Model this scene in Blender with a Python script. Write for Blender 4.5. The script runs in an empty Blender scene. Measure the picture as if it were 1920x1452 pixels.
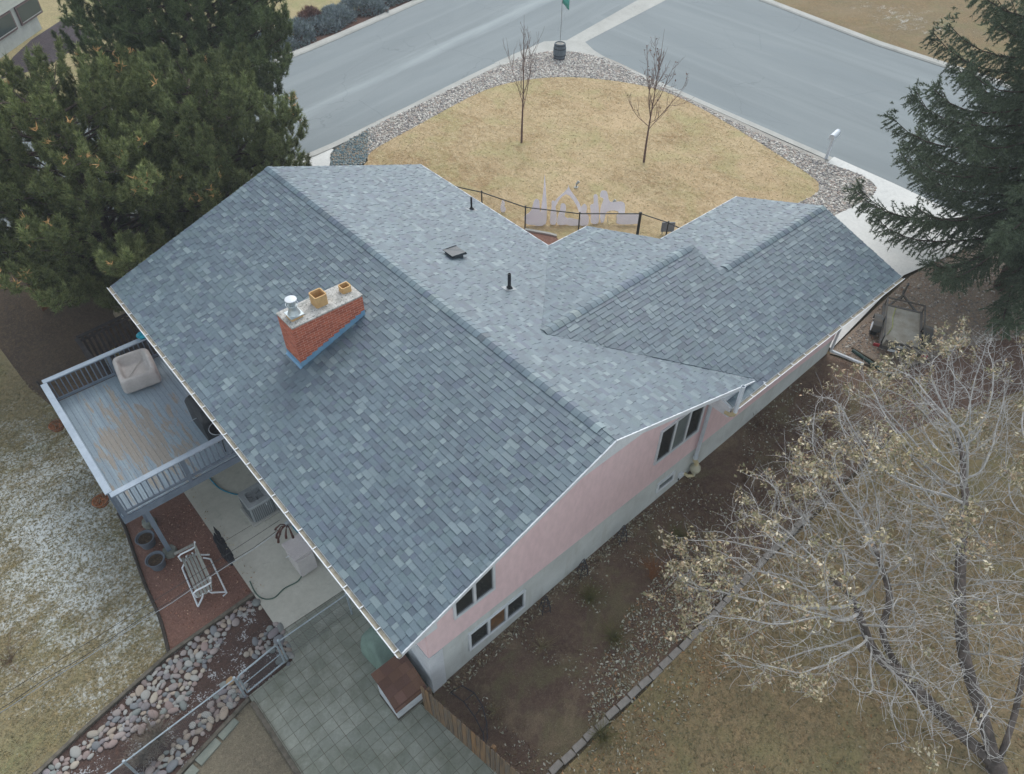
import bpy, bmesh, math, random
import numpy as np
from mathutils import Vector, Matrix, noise as mnoise
from mathutils.geometry import tessellate_polygon

scene = bpy.context.scene
C = scene.collection
R = math.radians
random.seed(7)
rng = np.random.default_rng(7)

# ------------------------------------------------------------------ camera
cam_d = bpy.data.cameras.new('camera')
cam = bpy.data.objects.new('camera', cam_d)
C.objects.link(cam)
cam.location = (-2.6246, -6.0521, 18.8133)
cam.rotation_euler = (0.783596, -0.008004, -0.718290)
cam_d.sensor_fit = 'HORIZONTAL'; cam_d.sensor_width = 36.0; cam_d.lens = 25.6625
cam_d.clip_start = 0.1; cam_d.clip_end = 2000
scene.camera = cam

# ------------------------------------------------------------------ sky, sun, exposure (overcast winter day)
SUN_EL, SUN_AZ = R(47), R(36)          # towards the street (+x +y)
world = bpy.data.worlds.new('World'); scene.world = world
world.use_nodes = True
wn = world.node_tree; wn.nodes.clear()
sky = wn.nodes.new('ShaderNodeTexSky'); sky.sky_type = 'NISHITA'; sky.sun_disc = False
sky.sun_elevation = SUN_EL; sky.sun_rotation = R(90) - SUN_AZ
sky.air_density = 1.0; sky.dust_density = 1.0; sky.ozone_density = 1.0
hsv = wn.nodes.new('ShaderNodeHueSaturation'); hsv.inputs['Saturation'].default_value = 0.34; hsv.inputs['Hue'].default_value = 0.478
bg = wn.nodes.new('ShaderNodeBackground'); bg.inputs['Strength'].default_value = 0.15
wo = wn.nodes.new('ShaderNodeOutputWorld')
wn.links.new(sky.outputs[0], hsv.inputs['Color']); wn.links.new(hsv.outputs[0], bg.inputs['Color'])
wn.links.new(bg.outputs[0], wo.inputs['Surface'])
sun_d = bpy.data.lights.new('sun', 'SUN'); sun_d.energy = 1.1; sun_d.angle = R(40); sun_d.color = (1.0, 0.985, 0.95)
sun = bpy.data.objects.new('sun', sun_d); C.objects.link(sun)
_dir = Vector((math.cos(SUN_EL)*math.cos(SUN_AZ), math.cos(SUN_EL)*math.sin(SUN_AZ), math.sin(SUN_EL)))
sun.rotation_euler = _dir.to_track_quat('Z', 'Y').to_euler()
scene.view_settings.view_transform = 'Standard'
scene.view_settings.look = 'None'
scene.view_settings.exposure = 0.9
scene.view_settings.gamma = 1.0
scene.view_settings.use_curve_mapping = False

# ------------------------------------------------------------------ helpers: colours, materials
def lin(c):
    c = c/255.0
    return c/12.92 if c <= 0.04045 else ((c+0.055)/1.055)**2.4
def rgb(r, g, b, k=1.0):
    return (min(1, lin(r)*k), min(1, lin(g)*k), min(1, lin(b)*k), 1.0)

class NT:
    def __init__(s, name):
        s.m = bpy.data.materials.new(name); s.m.use_nodes = True
        s.t = s.m.node_tree; s.t.nodes.clear()
        s.out = s.t.nodes.new('ShaderNodeOutputMaterial'); s.b = s.t.nodes.new('ShaderNodeBsdfPrincipled')
        s.t.links.new(s.b.outputs[0], s.out.inputs['Surface'])
    def n(s, kind, **kw):
        nd = s.t.nodes.new(kind)
        for k, v in kw.items():
            if k in nd.inputs: nd.inputs[k].default_value = v
            else: setattr(nd, k, v)
        return nd
    def l(s, a, b): s.t.links.new(a, b)
    def pos(s): return s.n('ShaderNodeNewGeometry').outputs['Position']
    def objc(s): return s.n('ShaderNodeTexCoord').outputs['Object']
    def uv(s): return s.n('ShaderNodeTexCoord').outputs['UV']
    def mapping(s, v, scale=(1, 1, 1), rot=(0, 0, 0), loc=(0, 0, 0)):
        m = s.n('ShaderNodeMapping'); m.inputs['Scale'].default_value = scale; m.inputs['Rotation'].default_value = rot
        m.inputs['Location'].default_value = loc; s.l(v, m.inputs['Vector']); return m.outputs[0]
    def noise(s, v, scale, detail=4, rough=.55, dist=0):
        n = s.n('ShaderNodeTexNoise', Scale=scale, Detail=detail, Roughness=rough, Distortion=dist); s.l(v, n.inputs['Vector']); return n.outputs['Fac']
    def vor(s, v, scale, feature='F1', out='Distance', rand=1.0):
        n = s.n('ShaderNodeTexVoronoi', Scale=scale, Randomness=rand); n.feature = feature; s.l(v, n.inputs['Vector']); return n.outputs[out]
    def ramp(s, f, stops, interp='LINEAR'):
        r = s.n('ShaderNodeValToRGB'); cr = r.color_ramp; cr.interpolation = interp
        while len(cr.elements) < len(stops): cr.elements.new(.5)
        for e, (p, c) in zip(cr.elements, stops):
            e.position = p; e.color = c if not isinstance(c, (int, float)) else (c, c, c, 1)
        s.l(f, r.inputs['Fac']); return r.outputs['Color']
    def mix(s, f, a, b, mode='MIX'):
        m = s.n('ShaderNodeMix'); m.data_type = 'RGBA'; m.blend_type = mode
        for sock, val in ((m.inputs[0], f), (m.inputs[6], a), (m.inputs[7], b)):
            if isinstance(val, (int, float, tuple)): sock.default_value = val
            else: s.l(val, sock)
        return m.outputs[2]
    def math(s, op, a, b=None, c=None):
        m = s.n('ShaderNodeMath'); m.operation = op
        for i, val in enumerate((a, b, c)):
            if val is None: continue
            if isinstance(val, (int, float)): m.inputs[i].default_value = val
            else: s.l(val, m.inputs[i])
        return m.outputs[0]
    def bump(s, hgt, strength=.4, dist=.02):
        b = s.n('ShaderNodeBump', Strength=strength, Distance=dist); s.l(hgt, b.inputs['Height']); s.l(b.outputs[0], s.b.inputs['Normal'])
    def done(s, col, rough=.8, spec=.3, metal=0.0):
        if isinstance(col, tuple): s.b.inputs['Base Color'].default_value = col
        else: s.l(col, s.b.inputs['Base Color'])
        if isinstance(rough, (int, float)): s.b.inputs['Roughness'].default_value = rough
        else: s.l(rough, s.b.inputs['Roughness'])
        s.b.inputs['Specular IOR Level'].default_value = spec; s.b.inputs['Metallic'].default_value = metal
        return s.m

def simple(name, c1, c2=None, scale=6, rough=.8, spec=.3, metal=0, bump=0, bscale=None, world=False, stretch=(1, 1, 1), amount=(.35, .65)):
    """two mottled tones plus fine grain and bump"""
    t = NT(name); v = t.pos() if world else t.objc()
    v = t.mapping(v, stretch)
    if c2 is None: c2 = tuple(x*.82 for x in c1[:3])+(1,)
    f = t.noise(v, scale, 6, .6)
    col = t.mix(t.ramp(f, [(amount[0], 0), (amount[1], 1)]), c1, c2)
    g = t.noise(v, scale*9, 2)
    col = t.mix(.35, col, t.ramp(g, [(.3, .72), (.7, 1.0)]), 'MULTIPLY')
    if bump: t.bump(t.noise(v, bscale or scale*6, 4), bump, .02)
    return t.done(col, rough, spec, metal)

def vcol(name, rough=.8, spec=.2, grain=60, gamt=.3, bump=0, trans=0):
    """albedo from the mesh's own colour attribute, with grain"""
    t = NT(name); a = t.n('ShaderNodeVertexColor'); a.layer_name = 'Col'
    col = a.outputs['Color']
    if grain:
        col = t.mix(gamt, col, t.ramp(t.noise(t.objc(), grain, 3), [(.3, .55), (.7, 1.25)]), 'MULTIPLY')
    if bump: t.bump(t.noise(t.objc(), grain, 3), bump, .01)
    return t.done(col, rough, spec)

# ------------------------------------------------------------------ helpers: meshes and objects
def link(o, parent=None):
    C.objects.link(o)
    if parent is not None: o.parent = parent
    return o
def tag(o, label=None, cat=None, group=None, kind=None):
    if label: o['label'] = label
    if cat: o['category'] = cat
    if group: o['group'] = group
    if kind: o['kind'] = kind
    return o
def thing(name, label, cat, loc=(0, 0, 0), rz=0, group=None):
    o = bpy.data.objects.new(name, None); C.objects.link(o); o.empty_display_size = .2
    o.location = loc; o.rotation_euler = (0, 0, rz)
    return tag(o, label, cat, group)

class MB:
    """collects shapes into one mesh"""
    def __init__(s): s.v = []; s.f = []; s.c = []
    def add(s, vs, fs, col=None):
        o = len(s.v); s.v += [tuple(p) for p in vs]; s.f += [tuple(i+o for i in f) for f in fs]
        s.c += [col or (1, 1, 1, 1)]*len(vs); return s
    def box(s, c, d, rz=0, rx=0, ry=0, col=None):
        hx, hy, hz = d[0]/2, d[1]/2, d[2]/2
        M = Matrix.Translation(c) @ Matrix.Rotation(rz, 4, 'Z') @ Matrix.Rotation(ry, 4, 'Y') @ Matrix.Rotation(rx, 4, 'X')
        vs = [M @ Vector((x*hx, y*hy, z*hz)) for x in (-1, 1) for y in (-1, 1) for z in (-1, 1)]
        return s.add(vs, [(0, 1, 3, 2), (4, 6, 7, 5), (0, 4, 5, 1), (2, 3, 7, 6), (0, 2, 6, 4), (1, 5, 7, 3)], col)
    def bx(s, x0, x1, y0, y1, z0, z1, col=None):
        return s.box(((x0+x1)/2, (y0+y1)/2, (z0+z1)/2), (abs(x1-x0), abs(y1-y0), abs(z1-z0)), col=col)
    def bar(s, a, b, w, h, col=None, up=(0, 0, 1)):
        a, b = Vector(a), Vector(b); d = (b-a); L = d.length; d.normalize(); u = Vector(up)
        sd = d.cross(u)
        if sd.length < 1e-4: sd = d.cross(Vector((1, 0, 0)))
        sd.normalize(); u = sd.cross(d)
        vs = [p+sd*(x*w/2)+u*(z*h/2) for p in (a, b) for x in (-1, 1) for z in (-1, 1)]
        return s.add(vs, [(0, 1, 3, 2), (4, 6, 7, 5), (0, 4, 5, 1), (2, 3, 7, 6), (0, 2, 6, 4), (1, 5, 7, 3)], col)
    def tube(s, pts, r, n=6, col=None, cap=True):
        pts = [Vector(p) for p in pts]; m = len(pts)
        rs = r if isinstance(r, (list, tuple)) else [r]*m
        vs = []; ref = None
        for i, p in enumerate(pts):
            d = (pts[min(i+1, m-1)]-pts[max(i-1, 0)])
            if d.length < 1e-9: d = Vector((0, 0, 1))
            d.normalize()
            if ref is None:
                ref = d.orthogonal().normalized()
            ref = (ref-d*ref.dot(d))
            if ref.length < 1e-6: ref = d.orthogonal()
            ref.normalize(); q = d.cross(ref)
            for k in range(n):
                a = 2*math.pi*k/n; vs.append(p+(ref*math.cos(a)+q*math.sin(a))*rs[i])
        fs = [(i*n+k, i*n+(k+1) % n, (i+1)*n+(k+1) % n, (i+1)*n+k) for i in range(m-1) for k in range(n)]
        if cap: fs += [tuple(range(n-1, -1, -1)), tuple(range((m-1)*n, m*n))]
        return s.add(vs, fs, col)
    def lathe(s, prof, c=(0, 0, 0), n=20, col=None, cap=True):
        vs = [(c[0]+r*math.cos(2*math.pi*k/n), c[1]+r*math.sin(2*math.pi*k/n), c[2]+z) for r, z in prof for k in range(n)]
        m = len(prof)
        fs = [(i*n+k, i*n+(k+1) % n, (i+1)*n+(k+1) % n, (i+1)*n+k) for i in range(m-1) for k in range(n)]
        if cap: fs += [tuple(range(n-1, -1, -1)), tuple(range((m-1)*n, m*n))]
        return s.add(vs, fs, col)
    def poly(s, pts, col=None): return s.add(pts, [tuple(range(len(pts)))], col)
    def prism(s, pts, d, col=None):
        n = len(pts); d = Vector(d); vs = [Vector(p) for p in pts]+[Vector(p)+d for p in pts]
        fs = [tuple(range(n-1, -1, -1)), tuple(range(n, 2*n))]+[(i, (i+1) % n, n+(i+1) % n, n+i) for i in range(n)]
        return s.add(vs, fs, col)
    def build(s, name, mat, parent=None, smooth=False, bevel=0, uv=False, recalc=True, colors=False):
        me = bpy.data.meshes.new(name); me.from_pydata(s.v, [], s.f); me.update()
        if recalc:
            bm = bmesh.new(); bm.from_mesh(me); bmesh.ops.recalc_face_normals(bm, faces=bm.faces); bm.to_mesh(me); bm.free()
        if colors:
            at = me.color_attributes.new('Col', 'FLOAT_COLOR', 'POINT')
            at.data.foreach_set('color', np.array(s.c, dtype=np.float32).ravel())
        if uv:
            ul = me.uv_layers.new(name='UVMap')
            for pl in me.polygons:
                n = pl.normal; ax = max(range(3), key=lambda i: abs(n[i]))
                for li in pl.loop_indices:
                    p = me.vertices[me.loops[li].vertex_index].co
                    ul.data[li].uv = ((p.y, p.z) if ax == 0 else (p.x, p.z) if ax == 1 else (p.x, p.y))
        if smooth:
            me.polygons.foreach_set('use_smooth', [True]*len(me.polygons))
        if mat is not None: me.materials.append(mat)
        o = link(bpy.data.objects.new(name, me), parent)
        if smooth:
            try: me.set_sharp_from_angle(angle=R(40))
            except Exception: pass
        if bevel:
            b = o.modifiers.new('bevel', 'BEVEL'); b.width = bevel; b.segments = 2; b.limit_method = 'ANGLE'; b.angle_limit = R(40)
        return o

def np_mesh(name, V, F, mat, parent=None, col=None):
    """V (n,3), F (m,k): fast mesh of many small faces"""
    V = np.asarray(V, np.float32); F = np.asarray(F, np.int32); k = F.shape[1]
    me = bpy.data.meshes.new(name)
    me.vertices.add(len(V)); me.vertices.foreach_set('co', V.ravel())
    me.loops.add(F.size); me.loops.foreach_set('vertex_index', F.ravel())
    me.polygons.add(len(F)); me.polygons.foreach_set('loop_start', np.arange(0, F.size, k, dtype=np.int32))
    me.update(calc_edges=True); me.validate()
    if col is not None:
        at = me.color_attributes.new('Col', 'FLOAT_COLOR', 'POINT')
        c = np.asarray(col, np.float32)
        if c.shape[1] == 3: c = np.c_[c, np.ones(len(c), np.float32)]
        at.data.foreach_set('color', c.ravel())
    if mat is not None: me.materials.append(mat)
    return link(bpy.data.objects.new(name, me), parent)

def copy_tree(o, parent=None):
    c = o.copy(); C.objects.link(c)
    if parent is not None: c.parent = parent
    for ch in list(o.children): copy_tree(ch, c)
    return c

# ------------------------------------------------------------------ terrain
def ss(a, b, x):
    t = min(1, max(0, (x-a)/(b-a))); return t*t*(3-2*t)
HX = [(1, 0), (4.5, .33), (8, .6), (13, .85), (18.5, 1.25), (22, 1.4), (28, 1.6)]
def hx(x):
    if x <= HX[0][0]: return HX[0][1]
    for (a, b), (c, d) in zip(HX, HX[1:]):
        if x <= c: return b+(d-b)*(x-a)/(c-a)
    return HX[-1][1]
def ground_z(x, y):
    w = max(ss(1, 7.5, y)*ss(6, 12.5, x), ss(19.5, 25.2, y))
    return hx(x)*(1-w)+1.6*w
def smooth_loop(pts, n=4):
    out = []; m = len(pts)
    for i in range(m):
        p0, p1, p2, p3 = (np.array(pts[(i+k-1) % m]) for k in range(4))
        for t in np.linspace(0, 1, n, endpoint=False):
            out.append(tuple(.5*((2*p1)+(-p0+p2)*t+(2*p0-5*p1+4*p2-p3)*t*t+(-p0+3*p1-3*p2+p3)*t**3)))
    return out
def smooth_line(pts, n=5):
    m = len(pts); out = []
    for i in range(m-1):
        p0, p1, p2, p3 = (np.array(pts[min(max(i+k-1, 0), m-1)], float) for k in range(4))
        for t in np.linspace(0, 1, n, endpoint=False):
            out.append(tuple(.5*((2*p1)+(-p0+p2)*t+(2*p0-5*p1+4*p2-p3)*t*t+(-p0+3*p1-3*p2+p3)*t**3)))
    out.append(tuple(float(x) for x in pts[-1])); return out
def patch(name, poly, off, mat, kind='structure', step=.5, thick=0):
    """a sheet over the terrain, off metres above it"""
    bm = bmesh.new()
    vs_ = [bm.verts.new((x, y, 0)) for x, y in poly]
    for tri in tessellate_polygon([[Vector((x, y, 0)) for x, y in poly]]):
        try: bm.faces.new([vs_[i] for i in tri])
        except ValueError: pass
    xs = [p[0] for p in poly]; ys = [p[1] for p in poly]
    hs = [ground_z(x, y) for x in np.linspace(min(xs), max(xs), 9) for y in np.linspace(min(ys), max(ys), 9)]
    if max(hs)-min(hs) > .004:
        for ax, lo, hi in ((0, min(xs), max(xs)), (1, min(ys), max(ys))):
            k = math.ceil(lo/step)
            while k*step < hi:
                co = [0, 0, 0]; co[ax] = k*step; no = [0, 0, 0]; no[ax] = 1
                bmesh.ops.bisect_plane(bm, geom=bm.verts[:]+bm.edges[:]+bm.faces[:], plane_co=co, plane_no=no, dist=1e-5)
                k += 1
    for v in bm.verts: v.co.z = ground_z(v.co.x, v.co.y)+off
    bmesh.ops.recalc_face_normals(bm, faces=bm.faces)
    if sum(fc.normal.z for fc in bm.faces) < 0: bmesh.ops.reverse_faces(bm, faces=bm.faces)
    if thick:
        r = bmesh.ops.extrude_face_region(bm, geom=bm.faces[:])
        for g in r['geom']:
            if isinstance(g, bmesh.types.BMVert): g.co.z += thick
    me = bpy.data.meshes.new(name); bm.to_mesh(me); bm.free(); me.materials.append(mat)
    o = link(bpy.data.objects.new(name, me)); o['kind'] = kind
    return o
def inside(x, y, poly):
    c = False; j = len(poly)-1
    for i in range(len(poly)):
        (xi, yi), (xj, yj) = poly[i], poly[j]
        if (yi > y) != (yj > y) and x < (xj-xi)*(y-yi)/(yj-yi)+xi: c = not c
        j = i
    return c
def scatter(poly, n, rg=rng):
    xs = [p[0] for p in poly]; ys = [p[1] for p in poly]; out = []
    while len(out) < n:
        x, y = rg.uniform(min(xs), max(xs)), rg.uniform(min(ys), max(ys))
        if inside(x, y, poly): out.append((x, y))
    return out
# ------------------------------------------------------------------ ground materials
def lawn_mat(name, c1, c2, c3, frost=None, streak=(1, 1, 1), fc=(.62, .66, .66, 1)):
    t = NT(name); p = t.pos()
    big = t.noise(p, .35, 4, .6); mid = t.noise(t.mapping(p, streak), 3.2, 6, .7, .6); fine = t.noise(t.mapping(p, streak), 22, 4, .7)
    col = t.mix(t.ramp(big, [(.35, 0), (.65, 1)]), c1, c2)
    col = t.mix(t.ramp(mid, [(.42, 0), (.66, .8)]), col, c3)
    col = t.mix(.8, col, t.ramp(t.noise(t.mapping(p, streak), 7.5, 4, .75), [(.3, .62), (.5, .97), (.7, 1.3)]), 'MULTIPLY')
    col = t.mix(.75, col, t.ramp(fine, [(.3, .55), (.5, .95), (.7, 1.3)]), 'MULTIPLY')
    grn = t.noise(p, .55, 4, .6, .4); col = t.mix(t.ramp(grn, [(.48, 0), (.66, .5)]), col, tuple(x*y for x, y in zip(c1[:3], (.78, .98, .80)))+(1,))
    worn = t.noise(t.mapping(p, streak, loc=(4, 8, 0)), .22, 5, .62, .7); col = t.mix(t.ramp(worn, [(.50, 0), (.66, .5)]), col, tuple(min(1, x*y) for x, y in zip(c1[:3], (1.22, 1.20, 1.28)))+(1,))
    dk = t.noise(t.mapping(p, streak, loc=(9, 1, 0)), 1.1, 6, .72, .5); col = t.mix(t.ramp(dk, [(.54, 0), (.70, .45)]), col, tuple(x*.66 for x in c2[:3])+(1,))
    if frost:
        # frost lies in a soft patch (centre cx,cy radius r), broken up by the blades
        cx, cy, rx, ry, k = frost
        m = t.mapping(p, (1/rx, 1/ry, 0), (0, 0, 0), (-cx/rx, -cy/ry, 0))
        ln = t.n('ShaderNodeVectorMath'); ln.operation = 'LENGTH'; t.l(m, ln.inputs[0])
        fall = t.math('SUBTRACT', k, t.math('MULTIPLY', ln.outputs['Value'], .30))
        n1 = t.noise(t.mapping(p, (1.0, 1.8, 1), (0, 0, .5)), 1.1, 5, .65, .6); n2 = t.noise(p, 13, 5, .75)
        s_ = t.math('ADD', t.math('MULTIPLY', n1, .75), t.math('MULTIPLY', n2, .9))
        f = t.ramp(t.math('ADD', s_, fall), [(.98, 0), (1.0, 0)])
        f = t.math('MULTIPLY', t.math('MAXIMUM', t.math('MINIMUM', t.math('MULTIPLY', t.math('SUBTRACT', t.math('ADD', s_, fall), 1.02), 4.2), 1.0), 0.0), .8)
        col = t.mix(f, col, fc)
    t.bump(t.math('ADD', t.math('MULTIPLY', fine, .6), t.math('MULTIPLY', mid, .5)), .8, .05)
    return t.done(col, .95, .1)

def soil_mat(name, c1, c2, c3, fleck=(.45, .42, .36, 1), fl=.10, sc=9, frost=0, olive=0):
    t = NT(name); p = t.pos()
    a = t.noise(p, .8, 5, .65); b = t.noise(p, sc, 6, .75, .5); f = t.noise(p, 40, 4, .7)
    col = t.mix(t.ramp(a, [(.36, 0), (.64, 1)]), c1, c2)
    col = t.mix(t.ramp(b, [(.46, 0), (.7, .85)]), col, c3)
    if olive:
        og = t.noise(t.mapping(p, (.5, .8, 1), loc=(7, 2, 0)), 1.0, 5, .65, .6); col = t.mix(t.ramp(og, [(.52, 0), (.64, .6)]), col, rgb(128, 122, 92))
        ob = t.noise(t.mapping(p, (.9, .9, 1), loc=(1, 9, 0)), 1.0, 4, .6, .8); col = t.mix(t.ramp(ob, [(.54, 0), (.66, .7)]), col, rgb(146, 130, 108))
    col = t.mix(.8, col, t.ramp(f, [(.3, .5), (.5, .95), (.72, 1.35)]), 'MULTIPLY')
    d = t.vor(p, 26); keep = t.noise(p, 3, 3)
    m = t.math('MULTIPLY', t.math('LESS_THAN', d, .16), t.math('GREATER_THAN', keep, .5+(.12-fl)))
    col = t.mix(t.math('MULTIPLY', m, .75), col, fleck)
    if frost:
        n1 = t.noise(p, 2.2, 5, .7); n2 = t.noise(p, 24, 3)
        fr = t.ramp(t.math('ADD', t.math('MULTIPLY', n1, .7), t.math('MULTIPLY', n2, .5)), [(frost, 0), (frost+.05, .7)])
        col = t.mix(fr, col, (.6, .63, .65, 1))
    t.bump(t.math('ADD', b, f), .9, .04)
    return t.done(col, .95, .1)

def concrete_mat(name, c1, c2, joint=None):
    t = NT(name); p = t.pos()
    a = t.noise(p, .7, 6, .65, .4); b = t.noise(p, 9, 5, .7)
    col = t.mix(t.ramp(a, [(.36, 0), (.66, 1)]), c1, c2)
    st = t.noise(t.mapping(p, (1, 1, 1)), 2.6, 6, .75, 1.2)
    col = t.mix(t.ramp(st, [(.56, 0), (.72, .45)]), col, tuple(x*.62 for x in c2[:3])+(1,))
    col = t.mix(.5, col, t.ramp(b, [(.3, .8), (.7, 1.1)]), 'MULTIPLY')
    t.bump(b, .15, .01)
    return t.done(col, .85, .25)

def asphalt_mat(name, ang, axis_off, width):
    """worn asphalt: pale wheel bands along the road (direction ang), fine aggregate, sealed cracks"""
    t = NT(name); p = t.pos()
    q = t.mapping(p, (1, 1, 1), (0, 0, -ang))
    sep = t.n('ShaderNodeSeparateXYZ'); t.l(q, sep.inputs[0])
    long_ = t.noise(t.mapping(q, (.06, .35, 1)), 1.0, 6, .65, .6); patchy = t.noise(t.mapping(q, (.10, .35, 1)), 1.0, 5, .6, .5)
    fine = t.noise(p, 30, 4, .7)
    base = t.mix(t.ramp(long_, [(.30, 0), (.70, 1)]), rgb(120, 127, 129), rgb(131, 138, 140))
    base = t.mix(t.ramp(patchy, [(.5, 0), (.66, .5)]), base, rgb(120, 128, 131))
    base = t.mix(.5, base, t.ramp(fine, [(.3, .74), (.7, 1.2)]), 'MULTIPLY')
    # hairline cracks
    cr = t.vor(t.mapping(t.mix(.15, q, t.noise(p, .9, 3)), (.16, .35, 1)), 1.0, 'DISTANCE_TO_EDGE')
    base = t.mix(t.math('MULTIPLY', t.math('LESS_THAN', cr, .003), .30), base, rgb(92, 98, 102))
    tyre = t.noise(t.mapping(q, (.02, .9, 1)), 1.0, 4, .5); base = t.mix(t.ramp(tyre, [(.52, 0), (.72, .22)]), base, rgb(158, 165, 166))
    if axis_off:
        bw = t.math('ADD', t.math('ABSOLUTE', t.math('SUBTRACT', sep.outputs['Y'], axis_off)), t.math('MULTIPLY', t.noise(t.mapping(q, (.12, .9, 1)), 1.0, 5, .65), 2.6))
        base = t.mix(t.ramp(bw, [(.20, .6), (1.0, 0)]) if False else t.math('MULTIPLY', t.math('MAXIMUM', t.math('MULTIPLY', t.math('SUBTRACT', 2.1, bw), .8), 0), .55), base, rgb(172, 180, 181))
    st = t.noise(p, 1.4, 6, .8); 
    base = t.mix(t.ramp(st, [(.66, 0), (.78, .25)]), base, rgb(120, 118, 108))
    t.bump(fine, .2, .01)
    return t.done(base, .9, .15)

def paver_mat(name):
    t = NT(name); p = t.pos()
    q = t.mapping(p, (1, 1, 1), (0, 0, R(-1)))
    br = t.n('ShaderNodeTexBrick', Scale=1.0)
    br.offset = 0.0; br.offset_frequency = 2; br.squash = 1.0
    br.inputs['Color1'].default_value = rgb(138, 143, 134); br.inputs['Color2'].default_value = rgb(158, 161, 151)
    br.inputs['Mortar'].default_value = rgb(106, 105, 96); br.inputs['Mortar Size'].default_value = .0065
    br.inputs['Mortar Smooth'].default_value = .3; br.inputs['Bias'].default_value = 0
    br.inputs['Brick Width'].default_value = .305; br.inputs['Row Height'].default_value = .305
    wob = t.noise(p, 2.0, 3); 
    t.l(t.mix(.012, q, wob, 'ADD'), br.inputs['Vector'])
    col = br.outputs['Color']
    a = t.noise(p, .9, 6, .7, .5); b = t.noise(p, 16, 5, .7)
    col = t.mix(t.ramp(a, [(.40, 0), (.66, .75)]), col, rgb(106, 110, 96))
    col = t.mix(.6, col, t.ramp(b, [(.3, .78), (.7, 1.14)]), 'MULTIPLY')
    moss = t.noise(p, 5, 5, .8)
    jm = t.math('MULTIPLY', br.outputs['Fac'], t.ramp(moss, [(.45, 0), (.6, 1)]))
    col = t.mix(t.math('MULTIPLY', jm, .7), col, rgb(92, 78, 60))
    h = t.math('SUBTRACT', t.math('MULTIPLY', b, .25), br.outputs['Fac'])
    t.bump(h, .5, .02)
    return t.done(col, .85, .25)

M_front_lawn = lawn_mat('front_lawn_grass', rgb(174, 154, 120), rgb(150, 127, 94), rgb(188, 170, 138), streak=(1.5, .8, 1))
M_side_lawn = lawn_mat('side_lawn_grass', rgb(144, 128, 98), rgb(130, 117, 90), rgb(154, 131, 99), streak=(1, 1, 1))
M_back_lawn = lawn_mat('back_lawn_grass', rgb(132, 122, 94), rgb(120, 114, 90), rgb(144, 128, 94), frost=(-4.7, 11.9, 2.6, 6.2, .47), streak=(1, 1.4, 1))
M_far_lawn = lawn_mat('far_lawn_grass', rgb(152, 140, 104), rgb(140, 131, 99), rgb(164, 150, 116))
M_frost_lawn = lawn_mat('far_frosty_grass', rgb(124, 110, 84), rgb(130, 110, 80), rgb(114, 102, 78), frost=(52, 16, 7, 9, .20))
M_soil = soil_mat('garden_soil', rgb(122, 102, 90), rgb(104, 86, 77), rgb(138, 121, 100), rgb(166, 160, 142), .12, olive=1)
M_red_mulch = soil_mat('red_mulch', rgb(140, 106, 94), rgb(124, 94, 84), rgb(154, 122, 108), rgb(176, 140, 118), .12, 14)
M_dark_mulch = soil_mat('dark_mulch', rgb(92, 76, 70), rgb(80, 66, 62), rgb(108, 84, 74), rgb(150, 140, 130), .08, 12, frost=.66)
M_bare = soil_mat('bare_ground', rgb(134, 126, 108), rgb(118, 110, 96), rgb(148, 138, 118), rgb(150, 140, 110), .08)
M_rest = soil_mat('yard_ground', rgb(100, 90, 72), rgb(82, 74, 60), rgb(120, 104, 78), rgb(170, 165, 150), .12, frost=.74)
M_pine_floor = soil_mat('needle_litter', rgb(98, 84, 72), rgb(84, 74, 66), rgb(118, 102, 82), rgb(140, 132, 112), .10)
M_conc = concrete_mat('patio_concrete', rgb(192, 191, 180), rgb(178, 177, 166))
M_kerb = concrete_mat('kerb_concrete', rgb(172, 172, 167), rgb(156, 156, 151))
M_drive = concrete_mat('driveway_concrete', rgb(206, 206, 202), rgb(194, 195, 192))
M_pav = paver_mat('patio_pavers')
M_roadA = asphalt_mat('street_asphalt', R(13), 25.6, 10)
M_roadB = asphalt_mat('avenue_asphalt', R(89), 0, 14)

# ------------------------------------------------------------------ the ground as one sheet to the horizon
gx = [-800, -120, -40, -20]+[x*.5 for x in range(-20, 65)]+[45, 60, 120, 800]
gy = [-800, -120, -40]+[y*.5 for y in range(-28, 81)]+[55, 80, 160, 800]
gv = [(x, y, ground_z(x, y)-.02) for x in gx for y in gy]
nyy = len(gy)
gf = [(i*nyy+j, (i+1)*nyy+j, (i+1)*nyy+j+1, i*nyy+j+1) for i in range(len(gx)-1) for j in range(nyy-1)]
o = np_mesh('ground', gv, gf, M_rest); o['kind'] = 'structure'

# streets
NEAR = smooth_line([(-60, 38), (-25, 31), (-8, 27.2), (2, 25.7), (10.7, 25.25), (16, 25.97), (22.8, 27.35), (27.46, 28.16), (30.4, 28.5)], 5)
FAR = smooth_line([(-60, 48.5), (-25, 41.3), (-8, 37.6), (2, 36), (10, 35.6), (16, 36.16), (20.18, 37.06), (24.04, 38.1), (28.92, 39.46), (36, 41.5), (60, 48.6), (90, 57)], 4)
def beyond(line, d):
    out = []
    for i, p in enumerate(line):
        a, b = line[max(i-1, 0)], line[min(i+1, len(line)-1)]; l = math.hypot(b[0]-a[0], b[1]-a[1]); out.append((p[0]-(b[1]-a[1])/l*d, p[1]+(b[0]-a[0])/l*d))
    return out
patch('street', NEAR+[(31.45, 27.7), (32.2, 28.6), (48.0, 32.2), (62, 36), (90, 44)]+FAR[::-1], .004, M_roadA)
patch('avenue', [(31.45, 27.7), (32.2, 28.6), (48.0, 32.2), (47.9, 27.0), (47.35, 22.0), (46.15, 14.8), (45.9, 6), (45.4, -60), (29.7, -60), (30.6, 3.5), (31.05, 9), (31.2, 14), (31.4, 20), (31.5, 25.2)], .004, M_roadB)
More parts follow.
